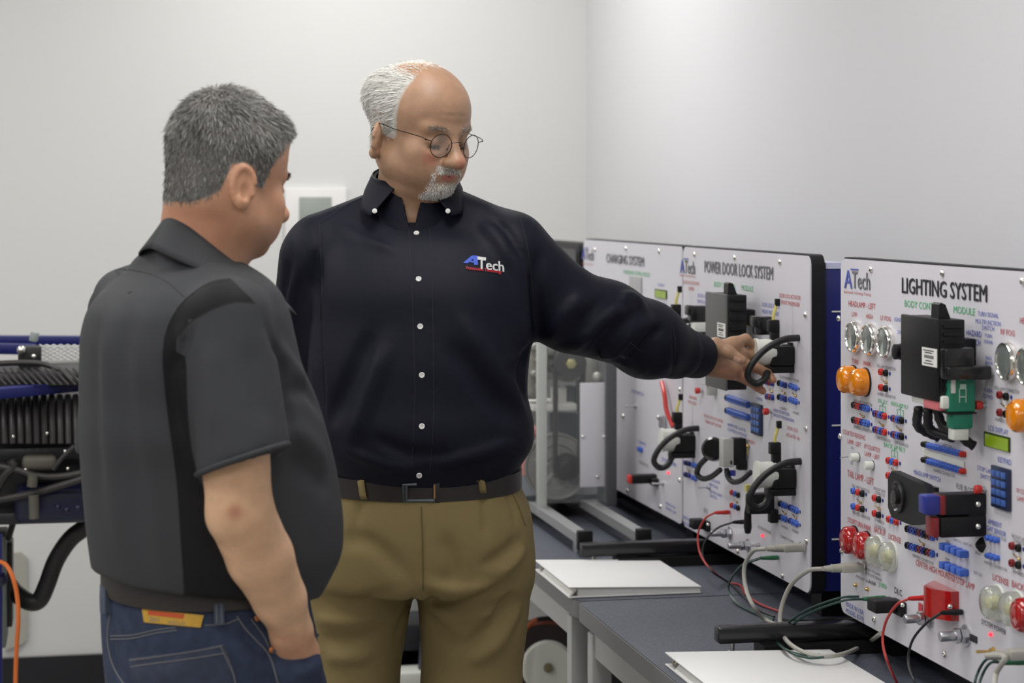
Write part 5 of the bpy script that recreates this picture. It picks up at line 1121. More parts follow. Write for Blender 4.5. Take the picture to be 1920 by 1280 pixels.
# settle the cloth, then fold it where the photograph shows folds
V0, Q0 = f.mesh(0); su = Surf(V0, Q0)
for pts, w, amp in [([(1168, 574), (1130, 602), (1080, 655)], .011, .008), ([(1198, 582), (1160, 615), (1112, 668)], .009, -.008), ([(1222, 598), (1182, 628), (1140, 682)], .010, .008), ([(1243, 612), (1205, 645), (1165, 695)], .009, -.007), ([(1250, 640), (1218, 672), (1196, 706)], .010, .006),
                    ([(1165, 562), (1186, 556), (1206, 574)], .012, .008), ([(1095, 555), (1060, 590), (1030, 640)], .016, .006), ([(1125, 560), (1090, 610), (1055, 648)], .010, -.006), ([(1262, 608), (1265, 660), (1258, 720)], .005, -.004),
                    ([(1010, 470), (1005, 540), (1008, 625)], .014, -.008), ([(965, 470), (980, 560), (988, 650)], .018, .007), ([(1000, 640), (978, 690), (985, 740)], .014, -.007), ([(840, 640), (900, 720), (965, 790)], .022, -.005), ([(860, 590), (930, 690), (985, 770)], .02, .005),
                    ([(700, 620), (660, 710), (615, 800)], .022, -.006), ([(730, 640), (690, 740), (650, 840)], .022, .004), ([(592, 480), (594, 600), (602, 790)], .013, -.013), ([(640, 420), (690, 450), (740, 470)], .012, .003), ([(900, 420), (935, 450), (960, 500)], .014, .004), ([(925, 410), (955, 440), (985, 500)], .01, -.004),
                    ([(640, 840), (720, 872), (780, 880)], .012, .005), ([(830, 870), (900, 850), (960, 830)], .014, .006), ([(700, 820), (770, 850), (850, 850)], .014, -.004), ([(560, 500), (545, 560), (540, 640)], .012, .005), ([(545, 450), (540, 520), (530, 580)], .01, -.004),
                    ([(767, 425), (772, 520), (775, 620), (778, 720), (776, 800), (770, 890)], .0035, -.0022), ([(806, 425), (810, 520), (812, 620), (813, 720), (812, 800), (806, 890)], .0035, -.0022), ([(593, 430), (600, 480), (603, 545)], .004, -.0025)]:
    f.bump(su.line(pts, 0, 4), w*.7, amp*FOLD)
f.ripple(.0016, 3, (7, 16)); Vs, Qs = f.mesh(1); fobj('shirt', Vs, Qs, NAVY, A1); SU1 = Surf(Vs, Qs); SU1.Yd = 3.7
SH = bpy.data.objects['shirt']
# --- cloth: trousers
T1 = sections([(860, 618, 962, 3.80), (900, 606, 972, 3.80), (950, 590, 995, 3.80), (1010, 578, 1003, 3.80), (1060, 572, 1000, 3.80), (1100, 571, 996, 3.80)], [.80, .80, .76, .74, .72, .70], 0)
f = tube_field([P(540, 850, 3.55), P(1030, 850, 4.05), P(540, 1850, 3.62), P(1030, 1850, 4.05)], .02, .0068)
f.loft(*T1, -AL, p=2.3, k=.01, zr=.02)
for hip, th, kneep, ank in [((890, 1060, 3.80), (884, 1290, 3.79), (888, 1500, 3.78), (890, 1800, 3.83)), ((672, 1060, 3.80), (652, 1290, 3.79), (640, 1500, 3.78), (632, 1800, 3.83))]:
    f.chain([P(*hip), P(*th), P(*kneep), P(*ank)], [.108, .090, .076, .062], .02)
V0, Q0 = f.mesh(0); su = Surf(V0, Q0)
for pts, w, amp in [([(676, 930), (670, 975), (662, 1025)], .006, -.006), ([(905, 925), (908, 965), (912, 1010)], .006, -.006), ([(945, 915), (960, 945), (970, 985)], .006, -.004), ([(789, 955), (792, 1030), (792, 1100)], .004, -.004), ([(792, 1110), (830, 1128), (900, 1118), (970, 1090)], .012, -.007), ([(800, 1095), (850, 1108), (920, 1098)], .012, .006), ([(812, 1140), (860, 1155), (930, 1148)], .012, .007), ([(800, 1150), (830, 1185), (865, 1205)], .012, -.008), ([(870, 1215), (920, 1170), (960, 1110)], .013, -.007), ([(900, 1235), (945, 1190), (975, 1130)], .012, .006), ([(905, 1060), (940, 1040), (975, 1010)], .012, -.005),
                    ([(930, 1080), (960, 1060), (985, 1030)], .010, .005), ([(600, 1120), (660, 1128), (740, 1110)], .014, -.005), ([(590, 1160), (650, 1166), (725, 1150)], .014, .005), ([(600, 1195), (650, 1200), (710, 1190)], .014, -.005), ([(610, 1230), (650, 1235), (700, 1225)], .014, .004), ([(780, 1115), (760, 1150), (740, 1200)], .010, -.005), ([(640, 1010), (700, 1020), (760, 1080)], .02, -.004), ([(830, 1000), (850, 1060), (840, 1100)], .02, -.004), ([(880, 1240), (910, 1225), (950, 1200)], .012, .005)]:
    f.bump(su.line(pts, 0, 4), w*.7, amp*FOLD)
f.ripple(.0018, 5, (7, 15)); Vt, Qt = f.mesh(1); TR = fobj('trousers', Vt, Qt, KHAKI, A1); ST1 = Surf(Vt, Qt); ST1.Yd = 3.7
lf = loft_at(T1, -AL, 2.3); zb = P(790, 915, 3.66)[2]
BL = belt_ring('belt', lf, zb, .0175, .004, LEATH, A1, tilt=lambda t: .008*math.sin(t)+.002)
bv = [np.array(v.co)+origin(A1) for v in BL.data.vertices]; SB = Surf(bv, [tuple(p.vertices) for p in BL.data.polygons]); SB.Yd = 3.65
g = MB()
bk = [SB.hit(x_, y_, .003)[0] for x_, y_ in [(757, 908), (818, 906), (818, 945), (757, 947)]]
g.tube([bk[1]+(bk[0]-bk[1])*.6, bk[0], bk[3], bk[3]+(bk[2]-bk[3])*.95], .0035, 8); g.tube([bk[0]+(bk[1]-bk[0])*.05, bk[3]+(bk[2]-bk[3])*.05], .0050, 8); g.build('buckle', mat('gunmetal', (.10, .11, .12), .35, .9), BL)
patch('belt_keeper', SB, [(812, 906), (824, 905), (824, 944), (812, 945)], .003, LEATH, BL, nu=3, nv=3); patch('belt_keeper', SB, [(813, 908), (816, 908), (816, 946), (813, 946)], .0036, mat('tan_edge', (.25, .14, .05), .6), BL, nu=2, nv=3)
for (xa, ya) in [(678, 897), (899, 886)]:
    g = MB(); pts = [SB.hit(xa+dx, ya+dy, o_)[0] for dx, dy, o_ in [(-1, 2, -.002), (0, 5, .003), (2, 16, .004), (4, 30, .004), (6, 38, .002)]]; V = []
    su2 = np.array(DW(1, 0))*.006
    g.add([p-su2 for p in pts]+[p+su2 for p in pts]+[p-su2-NYAW*-.0 for p in pts][:0], [(i, i+1, len(pts)+i+1, len(pts)+i) for i in range(len(pts)-1)])
    o = g.build('belt_loop', KHAKI, TR); m = o.modifiers.new('thick', 'SOLIDIFY'); m.thickness = .0025; m.offset = 1
seam('fly_seam', ST1, [(790, 950), (792, 1010), (793, 1060), (793, 1108)], .0012, SEAMK, TR, .0003)
seam('side_pocket_seam', ST1, [(948, 905), (968, 940), (985, 985)], .0012, SEAMK, TR, .0003)
f = tube_field([P(560, 1760, 3.4), P(960, 1760, 4.0), P(560, 1900, 3.4), P(960, 1900, 4.0)], .02, .008)
for px_ in (890, 632):
    ank = P(px_, 1800, 3.83); f2 = Field(ank*np.array((1, 1, 0))-(.2, .3, .02), ank*np.array((1, 1, 0))+(.2, .15, .2), .008); shoe(f2, ank, DW(.25 if px_ > 700 else -.25, -1)); v_, q_ = f2.mesh(1); v_[:, 2] = np.maximum(v_[:, 2], .001); fobj('shoe', v_, q_, mat('black_shoe', (.012, .010, .009), .35), A1)
# --- shirt details
BTN = mat('pearl_button', (.68, .68, .66), .25)
def button(px, py, r, par, surf=SU1):
    h, n = surf.hit(px, py); g = MB(); g.lathe([(r, 0), (r*1.02, .0012), (r*.85, .0022), (r*.55, .0016), (.0001, .0015)], h, n, 14); o = g.build('button', BTN, par)
    u, v, _ = basis(n); g = MB()
    for a, b in ((1, 1), (1, -1), (-1, 1), (-1, -1)): g.ball(h+n*.0016+(u*a+v*b)*r*.22, r*.12, 6)
    g.build('thread_hole', INKG, o)
for p in [(781, 437), (785, 523), (788, 612), (791, 703), (791, 799), (786, 891)]: button(*p, .0052, SH)
seam('placket_edge', SU1, [(767, 428), (772, 520), (775, 620), (778, 720), (776, 800), (771, 885)], .0007, SEAMN, SH, .0)
seam('placket_edge', SU1, [(806, 428), (810, 520), (812, 620), (813, 720), (812, 800), (806, 885)], .0007, SEAMN, SH, .0)
seam('armhole_seam', SU1, [(600, 420), (601, 470), (604, 530), (600, 600)], .0009, SEAMN, SH, .0); seam('shoulder_seam', SU1, [(600, 418), (650, 384), (690, 366)], .0009, SEAMN, SH, .0)
seam('armhole_seam', SU1, [(975, 405), (990, 470), (998, 540), (1003, 610)], .0009, SEAMN, SH, .0)
def lathe_part(name, prof, c, ax, m, par, seg=36, sx=1., sy=1.):
    g = MB(); g.lathe(prof, c, ax, seg, sx=sx, sy=sy); return g.build(name, m, par)
lathe_part('cuff', [(.036, -.012), (.045, -.010), (.0475, .0), (.047, .02), (.0455, .045), (.0435, .058), (.0425, .0585), (.0415, .057), (.043, .02), (.036, .0)], WL-cn*.058, cn, NAVY, SH)
seam('cuff_seam', SU1, [(1262, 612), (1266, 655), (1260, 715)], .001, SEAMN, SH, .0)
# button-down collar as a folded band of cloth round the neck
def collar(fold, outer, name, m, par, th=.0022, roll=.006):
    n = len(fold); F_ = catmull(fold, 6); O_ = catmull(outer, 6); V = []; Fc = []; K = 5
    for a, b in zip(F_, O_):
        for k in range(K+1):
            t = k/K; p = a+(b-a)*t; V.append(p)
    for i in range(len(F_)-1):
        for k in range(K): q = i*(K+1)+k; Fc.append((q, q+1, q+K+2, q+K+1))
    g = MB(); g.add(V, Fc); o = g.build(name, m, par); md = o.modifiers.new('thick', 'SOLIDIFY'); md.thickness = th; md.offset = 0; return o
nc = P(776, 395, 3.84)
def ring(c, rx, ry_, a, dz): return np.asarray(c)+DW(rx*math.sin(a), -ry_*math.cos(a), dz)
stand = []; 
g = MB(); V = []; N_ = 40
for i in range(N_+1):
    a = math.radians(17)+(2*math.pi-math.radians(34))*i/N_; back = .5-.5*math.cos(a); zt = .044+.044*back; rr = .075-.004*back
    ab = math.radians(2)+(2*math.pi-math.radians(4))*i/N_; zb_ = -.040+.040*back
    for (dz, r_, aa) in [(zb_, rr+.012, ab), (zt, rr-.002, a), (zt+.002, rr+.001, a), (zt, rr+.004, a), (zb_, rr+.020, ab)]: V.append(ring(nc, r_, r_*1.0, aa, dz))
g.add(V, [(5*i+k, 5*i+k+1, 5*i+k+6, 5*i+k+5) for i in range(N_) for k in range(4)]); g.build('collar_stand', NAVY, SH)
def leaf(sgn):
    fo = []; ou = []
    for i in range(11):
        u = i/10; a = sgn*(math.radians(180)-(math.radians(180)-math.radians(17))*u); back = .5-.5*math.cos(a)
        rr = .079-.004*back; fo.append(ring(nc, rr, rr, a, .050+.040*back)); w = .030+.030*sstep(np.array(u), .55, 1.0)
        aa = a*(1-.0*u)+sgn*.35*float(sstep(np.array(u), .6, 1.0)); r2 = rr+.014+.030*float(sstep(np.array(u), .55, 1)); ou.append(ring(nc, r2, r2, aa, .050+.040*back-float(w)))
    return fo, ou
for sgn in (-1, 1):
    fo, ou = leaf(sgn); collar(fo, ou, 'collar_leaf', NAVY, SH)
    h = ou[-1]+(fo[-1]-ou[-1])*.14; n = DW(0, -1, .2); g = MB(); g.lathe([(.0046, 0), (.0046, .0012), (.003, .002), (.0001, .0016)], h+nrm(n)*.003, n, 12); g.build('button', BTN, SH)
# embroidered logo
def on_shirt(x0, y0, slope):
    def fn(U, W):
        out = []
        for u, w_ in zip(U, W): out.append(SU1.hit(x0+u, y0+slope*u-w_, .0012)[0])
        return np.array(out)
    return fn
EMB_B = mat('thread_blue', (.035, .085, .50), .6); EMB_W = mat('thread_white', (.55, .56, .56), .6); EMB_R = mat('thread_red', (.50, .012, .025), .6)
TEXTQ.append(('Tech', SH, on_shirt(895, 494, .12), None, None, 49, 20, EMB_W, .035, 'embroidered_lettering'))
TEXTQ.append(('Automotive Technology', SH, on_shirt(873, 501.5, .12), None, None, 67, 6.5, EMB_R, .02, 'embroidered_lettering'))
for nm, poly in [('emblem_stroke', [(884, 480), (893, 480), (877, 494), (868, 493)]), ('emblem_stroke', [(886, 479), (895, 480), (896, 497), (889, 497)]), ('emblem_stroke', [(879, 488.5), (890, 490), (890, 493), (877, 491.5)])]:
    patch(nm, SU1, poly, .0008, EMB_B, SH, nu=3, nv=4)
patch('emblem_bar', SU1, [(894, 481), (911, 483), (911, 486.5), (894, 484.5)], .0008, EMB_W, SH, nu=3, nv=2)
# --- one continuous body under the clothes, with head and hand
f = tube_field([P(540, 390, 3.7), P(1290, 390, 4.05), P(540, 1860, 3.7), P(1290, 1860, 4.05)], .06, .014)
f.loft(S1[0], S1[1], S1[2], S1[3]-.035, S1[4]-.035, -AL, p=2.2, k=.02)
f.chain([SL, EL, P(1262, 655, 4.02)], [.045, .038, .028], .03); f.chain([SR, ER, WRr], [.045, .036, .026], .03)
for a_ in (890, 632): f.chain([P(672 if a_ < 700 else 888, 1060, 3.8), P(a_, 1500, 3.78), P(a_, 1800, 3.83)], [.07, .048, .034], .03)
f.chain([P(774, 380, 3.84), P(772, 470, 3.82)], [.052, .06], .03)
v_, q_ = f.mesh(1); BV.append(v_); BQ.append(q_); zz = np.zeros(len(v_)); BA.append(dict(hair=zz, stubble=zz, lip=zz, red=zz))
def join_body(BV, BQ, BA, m, par):
    off = 0; Q = []
    for v, q in zip(BV, BQ): Q.append(q+off); off += len(v)
    return fobj('body', np.concatenate(BV), np.concatenate(Q), m, par, {k: np.concatenate([a[k] for a in BA]) for k in BA[0]})
B1 = join_body(BV, BQ, BA, SKIN1, A1)
# --- hair, brows and beard
Rm = R1
def comb1(p):
    l = ((p-ho1)/hs1) @ R1; d = np.stack([np.zeros(len(l)), -1+0*l[:, 0], -.55-.6*sstep(-l[:, 1], .02, .08)], 1); return d @ R1.T
strands(VW, Qh, hair1, 16000, .020, comb1, HAIRW, A1, 'hair', .00055, .07, (.80, .25), 11, .10)
strands(VW, Qh, stub1, 3000, .0055, lambda p: np.tile(R1 @ np.array((0, .3, -1.)), (len(p), 1)), HAIRW, A1, 'goatee', .0004, .35, (.75, .25), 12, .35)
HAIRB = hairmat('brow_hair', (.16, .11, .08), (.45, .38, .32))
strands(VW, Qh, brow1, 420, .010, lambda p: (np.stack([np.sign(((p-ho1) @ R1)[:, 0]), 0*p[:, 0], -.1+0*p[:, 0]], 1)) @ R1.T, HAIRB, A1, 'eyebrows', .0004, .25, (.5, .3), 13, .3)
lash1 = sstep(.0030-abs(z-.0035), 0, .002)*sstep(y, .07, .08)*sstep(.015-abs(abs(x)-.031), 0, .004)
strands(VW, Qh, lash1, 260, .006, lambda p: np.tile(R1 @ np.array((0., 1., -.8)), (len(p), 1)), hairmat('lash_hair', (.02, .015, .012), (.08, .06, .05)), A1, 'eyelashes', .0003, .5, (.2, .2), 14, .2)
# --- eyeglasses
GW = mat('bronze_wire', (.05, .04, .035), .35, .8); GLS = mat('spectacle_glass', (.92, .95, .95), .03, alpha=.05)
def L1(p): return ho1+hs1*(R1 @ np.asarray(p, float))
g = MB(); gz = .009; gy = .104
for s in (-1, 1):
    g.tube([L1((s*.0345+.0205*math.cos(t)*.98, gy-.0045*abs(math.cos(t))*0-.0045*(s*(.0205*math.cos(t)))/.0205*s*s, gz+.0195*math.sin(t)+(.002 if math.sin(t) > 0 else 0))) for t in np.linspace(0, 2*math.pi, 36)[:-1]], .00085, 6, closed=True)
g.tube([L1((.0145, gy, gz+.006)), L1((.006, gy+.006, gz+.009)), L1((-.006, gy+.006, gz+.009)), L1((-.0145, gy, gz+.006))], .00085, 6, sm=4)
o = g.build('eyeglasses', GW, A1)
for s in (-1, 1):
    g = MB(); g.tube([L1((s*.054, gy-.004, gz+.008)), L1((s*.064, gy-.006, gz+.010)), L1((s*.070, gy-.02, gz+.012)), L1((s*.0795, .03, .019)), L1((s*.0835, -.002, .020)), L1((s*.0835, -.018, .015)), L1((s*.081, -.031, .000))], .0009, 6, sm=6); g.ball(L1((s*.0655, gy-.007, gz+.010)), .0018, 8); g.build('temple', GW, o)
    g = MB(); g.lathe([(.0203, 0), (.0203, .0008), (.0001, .0012)], L1((s*.0345, gy-.0006, gz+.001)), R1 @ np.array((s*.1, 1, 0)), 30); g.build('spectacle_lens', GLS, o)
    g = MB(); g.tube([L1((s*.0145, gy, gz+.004)), L1((s*.012, gy-.006, gz+.000)), L1((s*.0105, gy-.008, gz-.006))], .0007, 6, sm=3); g.ball(L1((s*.0105, gy-.009, gz-.007)), .0028, 8); g.build('nose_pad', GW, o)
# --- ring and thumb nail
g = MB(); rc = HP(1404, 686, 4.109); ra = nrm(HP(1418, 689, 4.112)-HP(1389, 682, 4.106)); u_, v_, _ = basis(ra)
g.tube([rc+.0122*(u_*math.cos(t)+v_*math.sin(t)) for t in np.linspace(0, 2*math.pi, 26)[:-1]], .0018, 7, closed=True); g.build('gold_ring', mat('gold', (.85, .62, .25), .2, 1.), A1)
SHD = Surf(Vh, Qn); SHD.Yd = 4.05
patch('thumb_nail', SHD, [(1377, 667), (1389, 672), (1386, 681), (1374, 676)], .0006, mat('nail', (.62, .36, .28), .25), A1, nu=5, nv=5)
# ================================================================== man in the charcoal work shirt
A2 = thing('person', P(400, 2396, 3.02)*np.array((1, 1, 0)), 'man in charcoal work shirt and blue jeans, back to the camera, hand in pocket', 'person')
PH = math.radians(-57); AG = PH-AL; FW = GYAW; RT = DW(math.sin(math.radians(33)), -math.cos(math.radians(33)))
GH = DW(math.cos(math.radians(44)), math.sin(math.radians(44))); hs2 = .97; ho2 = P(420, 349, 3.03); R2 = frame_of(GH, math.radians(14))
nk = [(toloc(P(398, 372, 3.035), R2, ho2, hs2), .057), (toloc(P(388, 430, 3.03), R2, ho2, hs2), .062), (toloc(P(375, 500, 3.02), R2, ho2, hs2), .068)]
def ex2(f):
    f.ell((0, -.012, .058), (.0785, .090, .090), .02); f.ell((0, .050, .104), (.052, .034, .020), .03); f.ell((0, -.022, .0), (.064, .058, .055), .03)
    f.ell((0, .082, -.078), (.020, .014, .016), .012)
hf = head_field(nk, {'jaw': .060, 'extra': ex2, 'eary': -.022, 'earz': -.010, 'ear': .86, 'flare': 24, 'cran': (-.010, .088, .056, .088)}); Vl, Qh = hf.mesh(1); x, y, z = Vl.T
hz = np.interp(y, [-.13, -.075, -.062, -.050, -.046, -.004, .002, .020, .026, .050, .066, .09], [-.052, -.048, -.036, -.022, .021, .022, -.002, .000, .044, .082, .096, .106])
hair2 = sstep(z-hz, -.003, .007)*sstep(.12-y, 0, .01)
hair2 = hair2*(1-sstep(abs(x), .0790, .0810)*sstep(.040-abs(z+.01), 0, .004)*sstep(.04-abs(y+.022), 0, .01))
red2 = np.maximum(sstep(.024-np.hypot(abs(x)-.040, z+.018), 0, .02)*sstep(y, .02, .06), sstep(.018-np.hypot(x, z+.016), 0, .012)*sstep(y, .085, .1))
red2 = np.maximum(red2, .8*sstep(-y, -.01, .02)*sstep(-z, .02, .06)); red2 = np.maximum(red2, .62); stub2 = .5*sstep(-z, .03, .06)*sstep(y, .02, .05); lip2 = sstep(.010-np.hypot(x*.5, z+.0515), 0, .004)*sstep(y, .084, .09)
brow2 = sstep(.0065-abs(z-.0365), 0, .004)*sstep(y, .055, .065)*sstep(.020-abs(abs(x)-.029), 0, .006)
Vw_ = Vl.copy(); Vw_[:, 2] = np.where(z < -.022, -.022+(z+.022)*.95, z); VW2 = ho2+hs2*(Vw_ @ R2.T)
BV, BQ, BA = [VW2], [Qh], [dict(hair=hair2, stubble=stub2, red=red2, lip=lip2)]
QH2 = Qh
# --- right arm and hand going into the pocket
arm = [P(448, 760, 2.83), P(443, 880, 2.82), P(450, 960, 2.82), P(488, 1045, 2.855), P(524, 1122, 2.89), P(548, 1182, 2.92), P(556, 1225, 2.95), P(556, 1285, 3.0)]
f = Field(np.min(arm, 0)-.09, np.max(arm, 0)+.09, .0038)
f.chain(arm[:4], [.046, .0455, .0465, .0460], .006); f.chain(arm[3:], [.0460, .0375, .0285, .032, .026], .008)
f.ell(P(430, 965, 2.80), (.014, .014, .02), .03); f.cone(P(530, 1195, 2.91), P(535, 1255, 2.95), .016, .014, .015)
f.bump([P(424, 962, 2.775), P(436, 966, 2.775), P(446, 960, 2.775)], .006, -.002); f.bump([P(436, 985, 2.775), P(450, 982, 2.775)], .006, -.0015)
f.bump([P(515, 1196, 2.89), P(540, 1206, 2.90), P(575, 1196, 2.91)], .003, -.002)
va, qa = f.mesh(1); BV.append(va); BQ.append(qa); zz = np.zeros(len(va)); ax_, ay_, _ = proj(va)
BA.append(dict(hair=zz, stubble=zz, lip=zz, red=.9*sstep(26-np.hypot(ax_-440, ay_-960), 0, 26)+.5*sstep(ay_, 1170, 1200)))
SA2 = Surf(va, qa)
# --- shirt
S2 = sections([(480, 342, 430, 3.02), (494, 300, 458, 3.02), (510, 250, 488, 3.01), (532, 206, 515, 3.01), (570, 168, 536, 3.01), (620, 150, 548, 3.01), (680, 147, 562, 3.01), (740, 148, 588, 3.02), (800, 151, 607, 3.02), (860, 156, 622, 3.03), (920, 162, 632, 3.03), (985, 168, 638, 3.03), (1040, 175, 634, 3.03), (1085, 181, 614, 3.03), (1130, 187, 590, 3.03)], [.85, .74, .66, .66, .70, .74, .78, .84, .89, .93, .95, .96, .95, .93, .92], PH)
RS = P(430, 597, 2.86); SE = P(457, 866, 2.81)
f = tube_field([P(110, 400, 2.65), P(680, 400, 3.3), P(110, 1135, 2.65), P(680, 1135, 3.3), P(400, 700, 2.68), P(400, 700, 3.34)], .02, .0056)
f.loft(*S2, AG, p=2.25, k=.01, zr=.006)
f.chain([P(345, 508, 2.985), P(395, 552, 2.94), P(430, 590, 2.89)], [.038, .041, .047], .025)
f.cone(P(340, 486, 3.02), P(292, 524, 3.05), .044, .044, .03)
f.cone(P(318, 528, 3.08), P(236, 562, 3.15), .045, .05, .03)
cn2 = nrm(P(462, 862, 2.81)-P(436, 640, 2.85)); cn2 = nrm(cn2+FW*.22+RT*.0)
axs = nrm(SE-RS); cutcone(f, RS, SE+axs*.05, .059, .0665, SE, cn2, .022, None)
c0 = P(400, 1080, 3.03); hz_ = 1.0213-.151*((f.ax[0][:, None, None]-c0[0])*FW[0]+(f.ax[1][None, :, None]-c0[1])*FW[1])
f.comb((slice(None),)*3, (f.ax[2][None, None, :]-hz_).astype(np.float32), .004, 'sub')
V0, Q0 = f.mesh(0); su = Surf(V0, Q0); su.Yd = 2.9
for pts, w, amp in [([(205, 560), (200, 700), (212, 900), (235, 1060)], .02, .0035), ([(240, 560), (232, 700), (250, 900), (280, 1080)], .018, -.004), ([(270, 600), (262, 750), (285, 950), (310, 1080)], .016, .003), ([(180, 600), (180, 760), (190, 960)], .018, -.003),
                    ([(205, 506), (265, 512), (320, 535), (352, 560)], .004, -.003), ([(360, 612), (345, 650), (330, 700)], .008, -.008), ([(350, 610), (338, 640), (326, 690)], .010, .006), ([(400, 640), (395, 720), (405, 820)], .016, .003), ([(470, 640), (480, 720), (500, 800)], .016, -.003),
                    ([(500, 600), (520, 660), (530, 740), (545, 820)], .010, -.010), ([(520, 650), (550, 690), (575, 720)], .012, .006), ([(535, 740), (570, 730), (600, 770)], .012, -.006), ([(540, 800), (580, 830), (615, 870)], .016, .005), ([(535, 850), (580, 880), (620, 920)], .016, -.005), ([(330, 640), (322, 720), (345, 860)], .010, -.006), ([(385, 870), (460, 858), (535, 822)], .004, -.0016)]:
    f.bump(su.line(pts, 0, 4), w, amp*1.3)
f.ripple(.0014, 8, (6, 13)); Vg, Qg = f.mesh(1); qx, qy, qY = proj(Vg)
band = [(432, 521), (398, 527), (369, 543), (339, 569), (318, 602), (307, 633), (304, 675), (309, 739), (317, 802), (326, 865), (332, 920), (337, 990), (341, 1050), (349, 1200), (548, 1200), (530, 1040), (512, 950), (505, 860), (480, 760), (420, 690), (330, 660), (331, 633), (356, 604), (398, 580), (441, 566), (478, 566)]
sd = polysd(qx, qy, band)/1300.
low = [(250, 640), (347, 1135), (548, 1135), (505, 860), (470, 620), (330, 640)]
dsl = segdist(Vg, RS, SE+axs*.05, .059, .0665); dside = (dsl-.006)
sd2 = np.where(qy > 636, np.minimum(sd, dside), sd)
# the sleeve hides the side panel: inside the sleeve outline below the band everything is charcoal
sd2 = np.where((qy > 600) & (dsl < .004) & (qx > 328), np.minimum(sd2, -.002), sd2)
lat = (Vg-np.array(P(380, 700, 3.02))) @ RT; sd2 = np.where(lat < -.02, -.02, sd2)
fobj('work_shirt', Vg, Qg, GREYS, A2, {'dark': np.clip(.5+sd2/.012, 0, 1)}); WS = bpy.data.objects['work_shirt']; SG = Surf(Vg, Qg); SG.Yd = 2.9
for nm, pts in [('yoke_seam', [(200, 506), (235, 505), (275, 512), (310, 526), (345, 556)]), ('band_seam', [(478, 567), (441, 566), (398, 580), (356, 604), (332, 634)]), ('band_seam', [(432, 522), (398, 528), (369, 544), (339, 570), (318, 603), (308, 634)]), ('side_seam', [(308, 634), (305, 675), (310, 739), (318, 802), (327, 865), (333, 920), (341, 1040), (347, 1110)]), ('sleeve_hem', [(386, 878), (420, 872), (470, 860), (510, 842), (538, 824)])]:
    seam(nm, SG, pts, .0008, SEAMG, WS, .0)
# --- collar: stand round the neck and a wide folded leaf
nc2 = P(384, 462, 3.02)
def ring2(rx, a, dz, lean=.0): return nc2+FW*(rx*math.cos(a)*1.05)+RT*(rx*math.sin(a))+np.array((0, 0, dz-lean*math.cos(a)))
fo = []; ou = []; st = []
for i in range(29):
    a = math.radians(34)+math.radians(292)*i/28; c_ = math.cos(a); fr = max(0, c_); sd_ = abs(math.sin(a))
    bk = max(0, -c_); pf = ring2(.068+.034*fr-.014*bk, a, -.012-.058*c_); fo.append(pf); ou.append(ring2(.094+.020*sd_+.030*fr-.014*bk, a, -.056-.054*c_)); st.append(ring2(.080+.03*fr-.006*bk, a, -.085-.04*c_))
o = collar(fo, ou, 'collar_leaf', GREYS, WS, .0032)
o2 = collar([p-(0, 0, .001) for p in fo], st, 'collar_stand', GREYS, WS, .002)
for oo in (o, o2):
    at = oo.data.attributes.new('dark', 'FLOAT', 'POINT')
u_, v_, _ = basis(cn2); g = MB(); g.tube([SE-cn2*.004+.0655*(u_*math.cos(t)+v_*math.sin(t)) for t in np.linspace(0, 2*math.pi, 48)[:-1]], .0042, 8, closed=True); oo = g.build('sleeve_hem', GREYS, WS); oo.data.attributes.new('dark', 'FLOAT', 'POINT')
# --- jeans
J2 = sections([(1080, 205, 575, 3.03), (1130, 197, 578, 3.03), (1180, 198, 588, 3.03), (1230, 201, 594, 3.03), (1290, 206, 597, 3.03), (1350, 214, 592, 3.03), (1400, 224, 580, 3.03)], [.9, .9, .9, .9, .9, .88, .86], PH)
f = tube_field([P(170, 1070, 2.75), P(640, 1070, 3.3), P(170, 2330, 2.75), P(640, 2330, 3.3)], .02, .0066)
f.loft(*J2, AG, p=2.3, k=.01, zr=.02)
hipc = P(400, 1380, 3.03)
LEG2 = []
for s in (1, -1):
    hp = hipc+RT*.092*s; kn_ = np.array((hp[0], hp[1], .50))+RT*.015*s+FW*.01; an = np.array((hp[0], hp[1], .09))+RT*.02*s-FW*.01; LEG2.append(an)
    f.chain([hp, kn_, an], [.098, .074, .060], .02)
f.chain([P(551, 1250, 2.945), P(556, 1300, 2.99)], [.043, .045], .02)
V0, Q0 = f.mesh(0); su = Surf(V0, Q0); su.Yd = 2.85
for pts, w, amp in [([(240, 1255), (300, 1262), (400, 1245)], .010, .003), ([(430, 1210), (470, 1230), (510, 1270)], .012, .004), ([(450, 1190), (490, 1215), (530, 1240)], .010, -.004), ([(530, 1235), (560, 1240), (590, 1230)], .009, -.004), ([(530, 1255), (560, 1262), (592, 1250)], .009, .004), ([(210, 1200), (215, 1240), (232, 1280)], .008, -.004)]:
    f.bump(su.line(pts, 0, 4), w, amp*1.5)
f.ripple(.0016, 9, (8, 18)); Vj, Qj = f.mesh(1); JN = fobj('jeans', Vj, Qj, DENIM, A2); SJ = Surf(Vj, Qj); SJ.Yd = 2.9
lf2 = loft_at(J2, AG, 2.3); zb2 = P(330, 1128, 2.84)[2]
B2_ = belt_ring('belt', lf2, zb2, .019, .004, mat('dark_belt', (.020, .016, .014), .5, bump=.15, bscale=200), A2)
patch('waist_label', SJ, [(268, 1141), (382, 1153), (376, 1176), (272, 1166)], .0018, mat('tan_patch', (.52, .30, .035), .6, noise=.12, nscale=90), JN, nu=14, nv=4)
def on_surf(sf, x0, y0, slope, off=.0026):
    return lambda U, W: np.array([sf.hit(x0+u, y0+slope*u-w_, off)[0] for u, w_ in zip(U, W)])
patch('label_print', SJ, [(280, 1144), (346, 1151), (344, 1159), (280, 1152)], .0024, mat('patch_red', (.50, .07, .015), .6), JN, nu=8, nv=2)
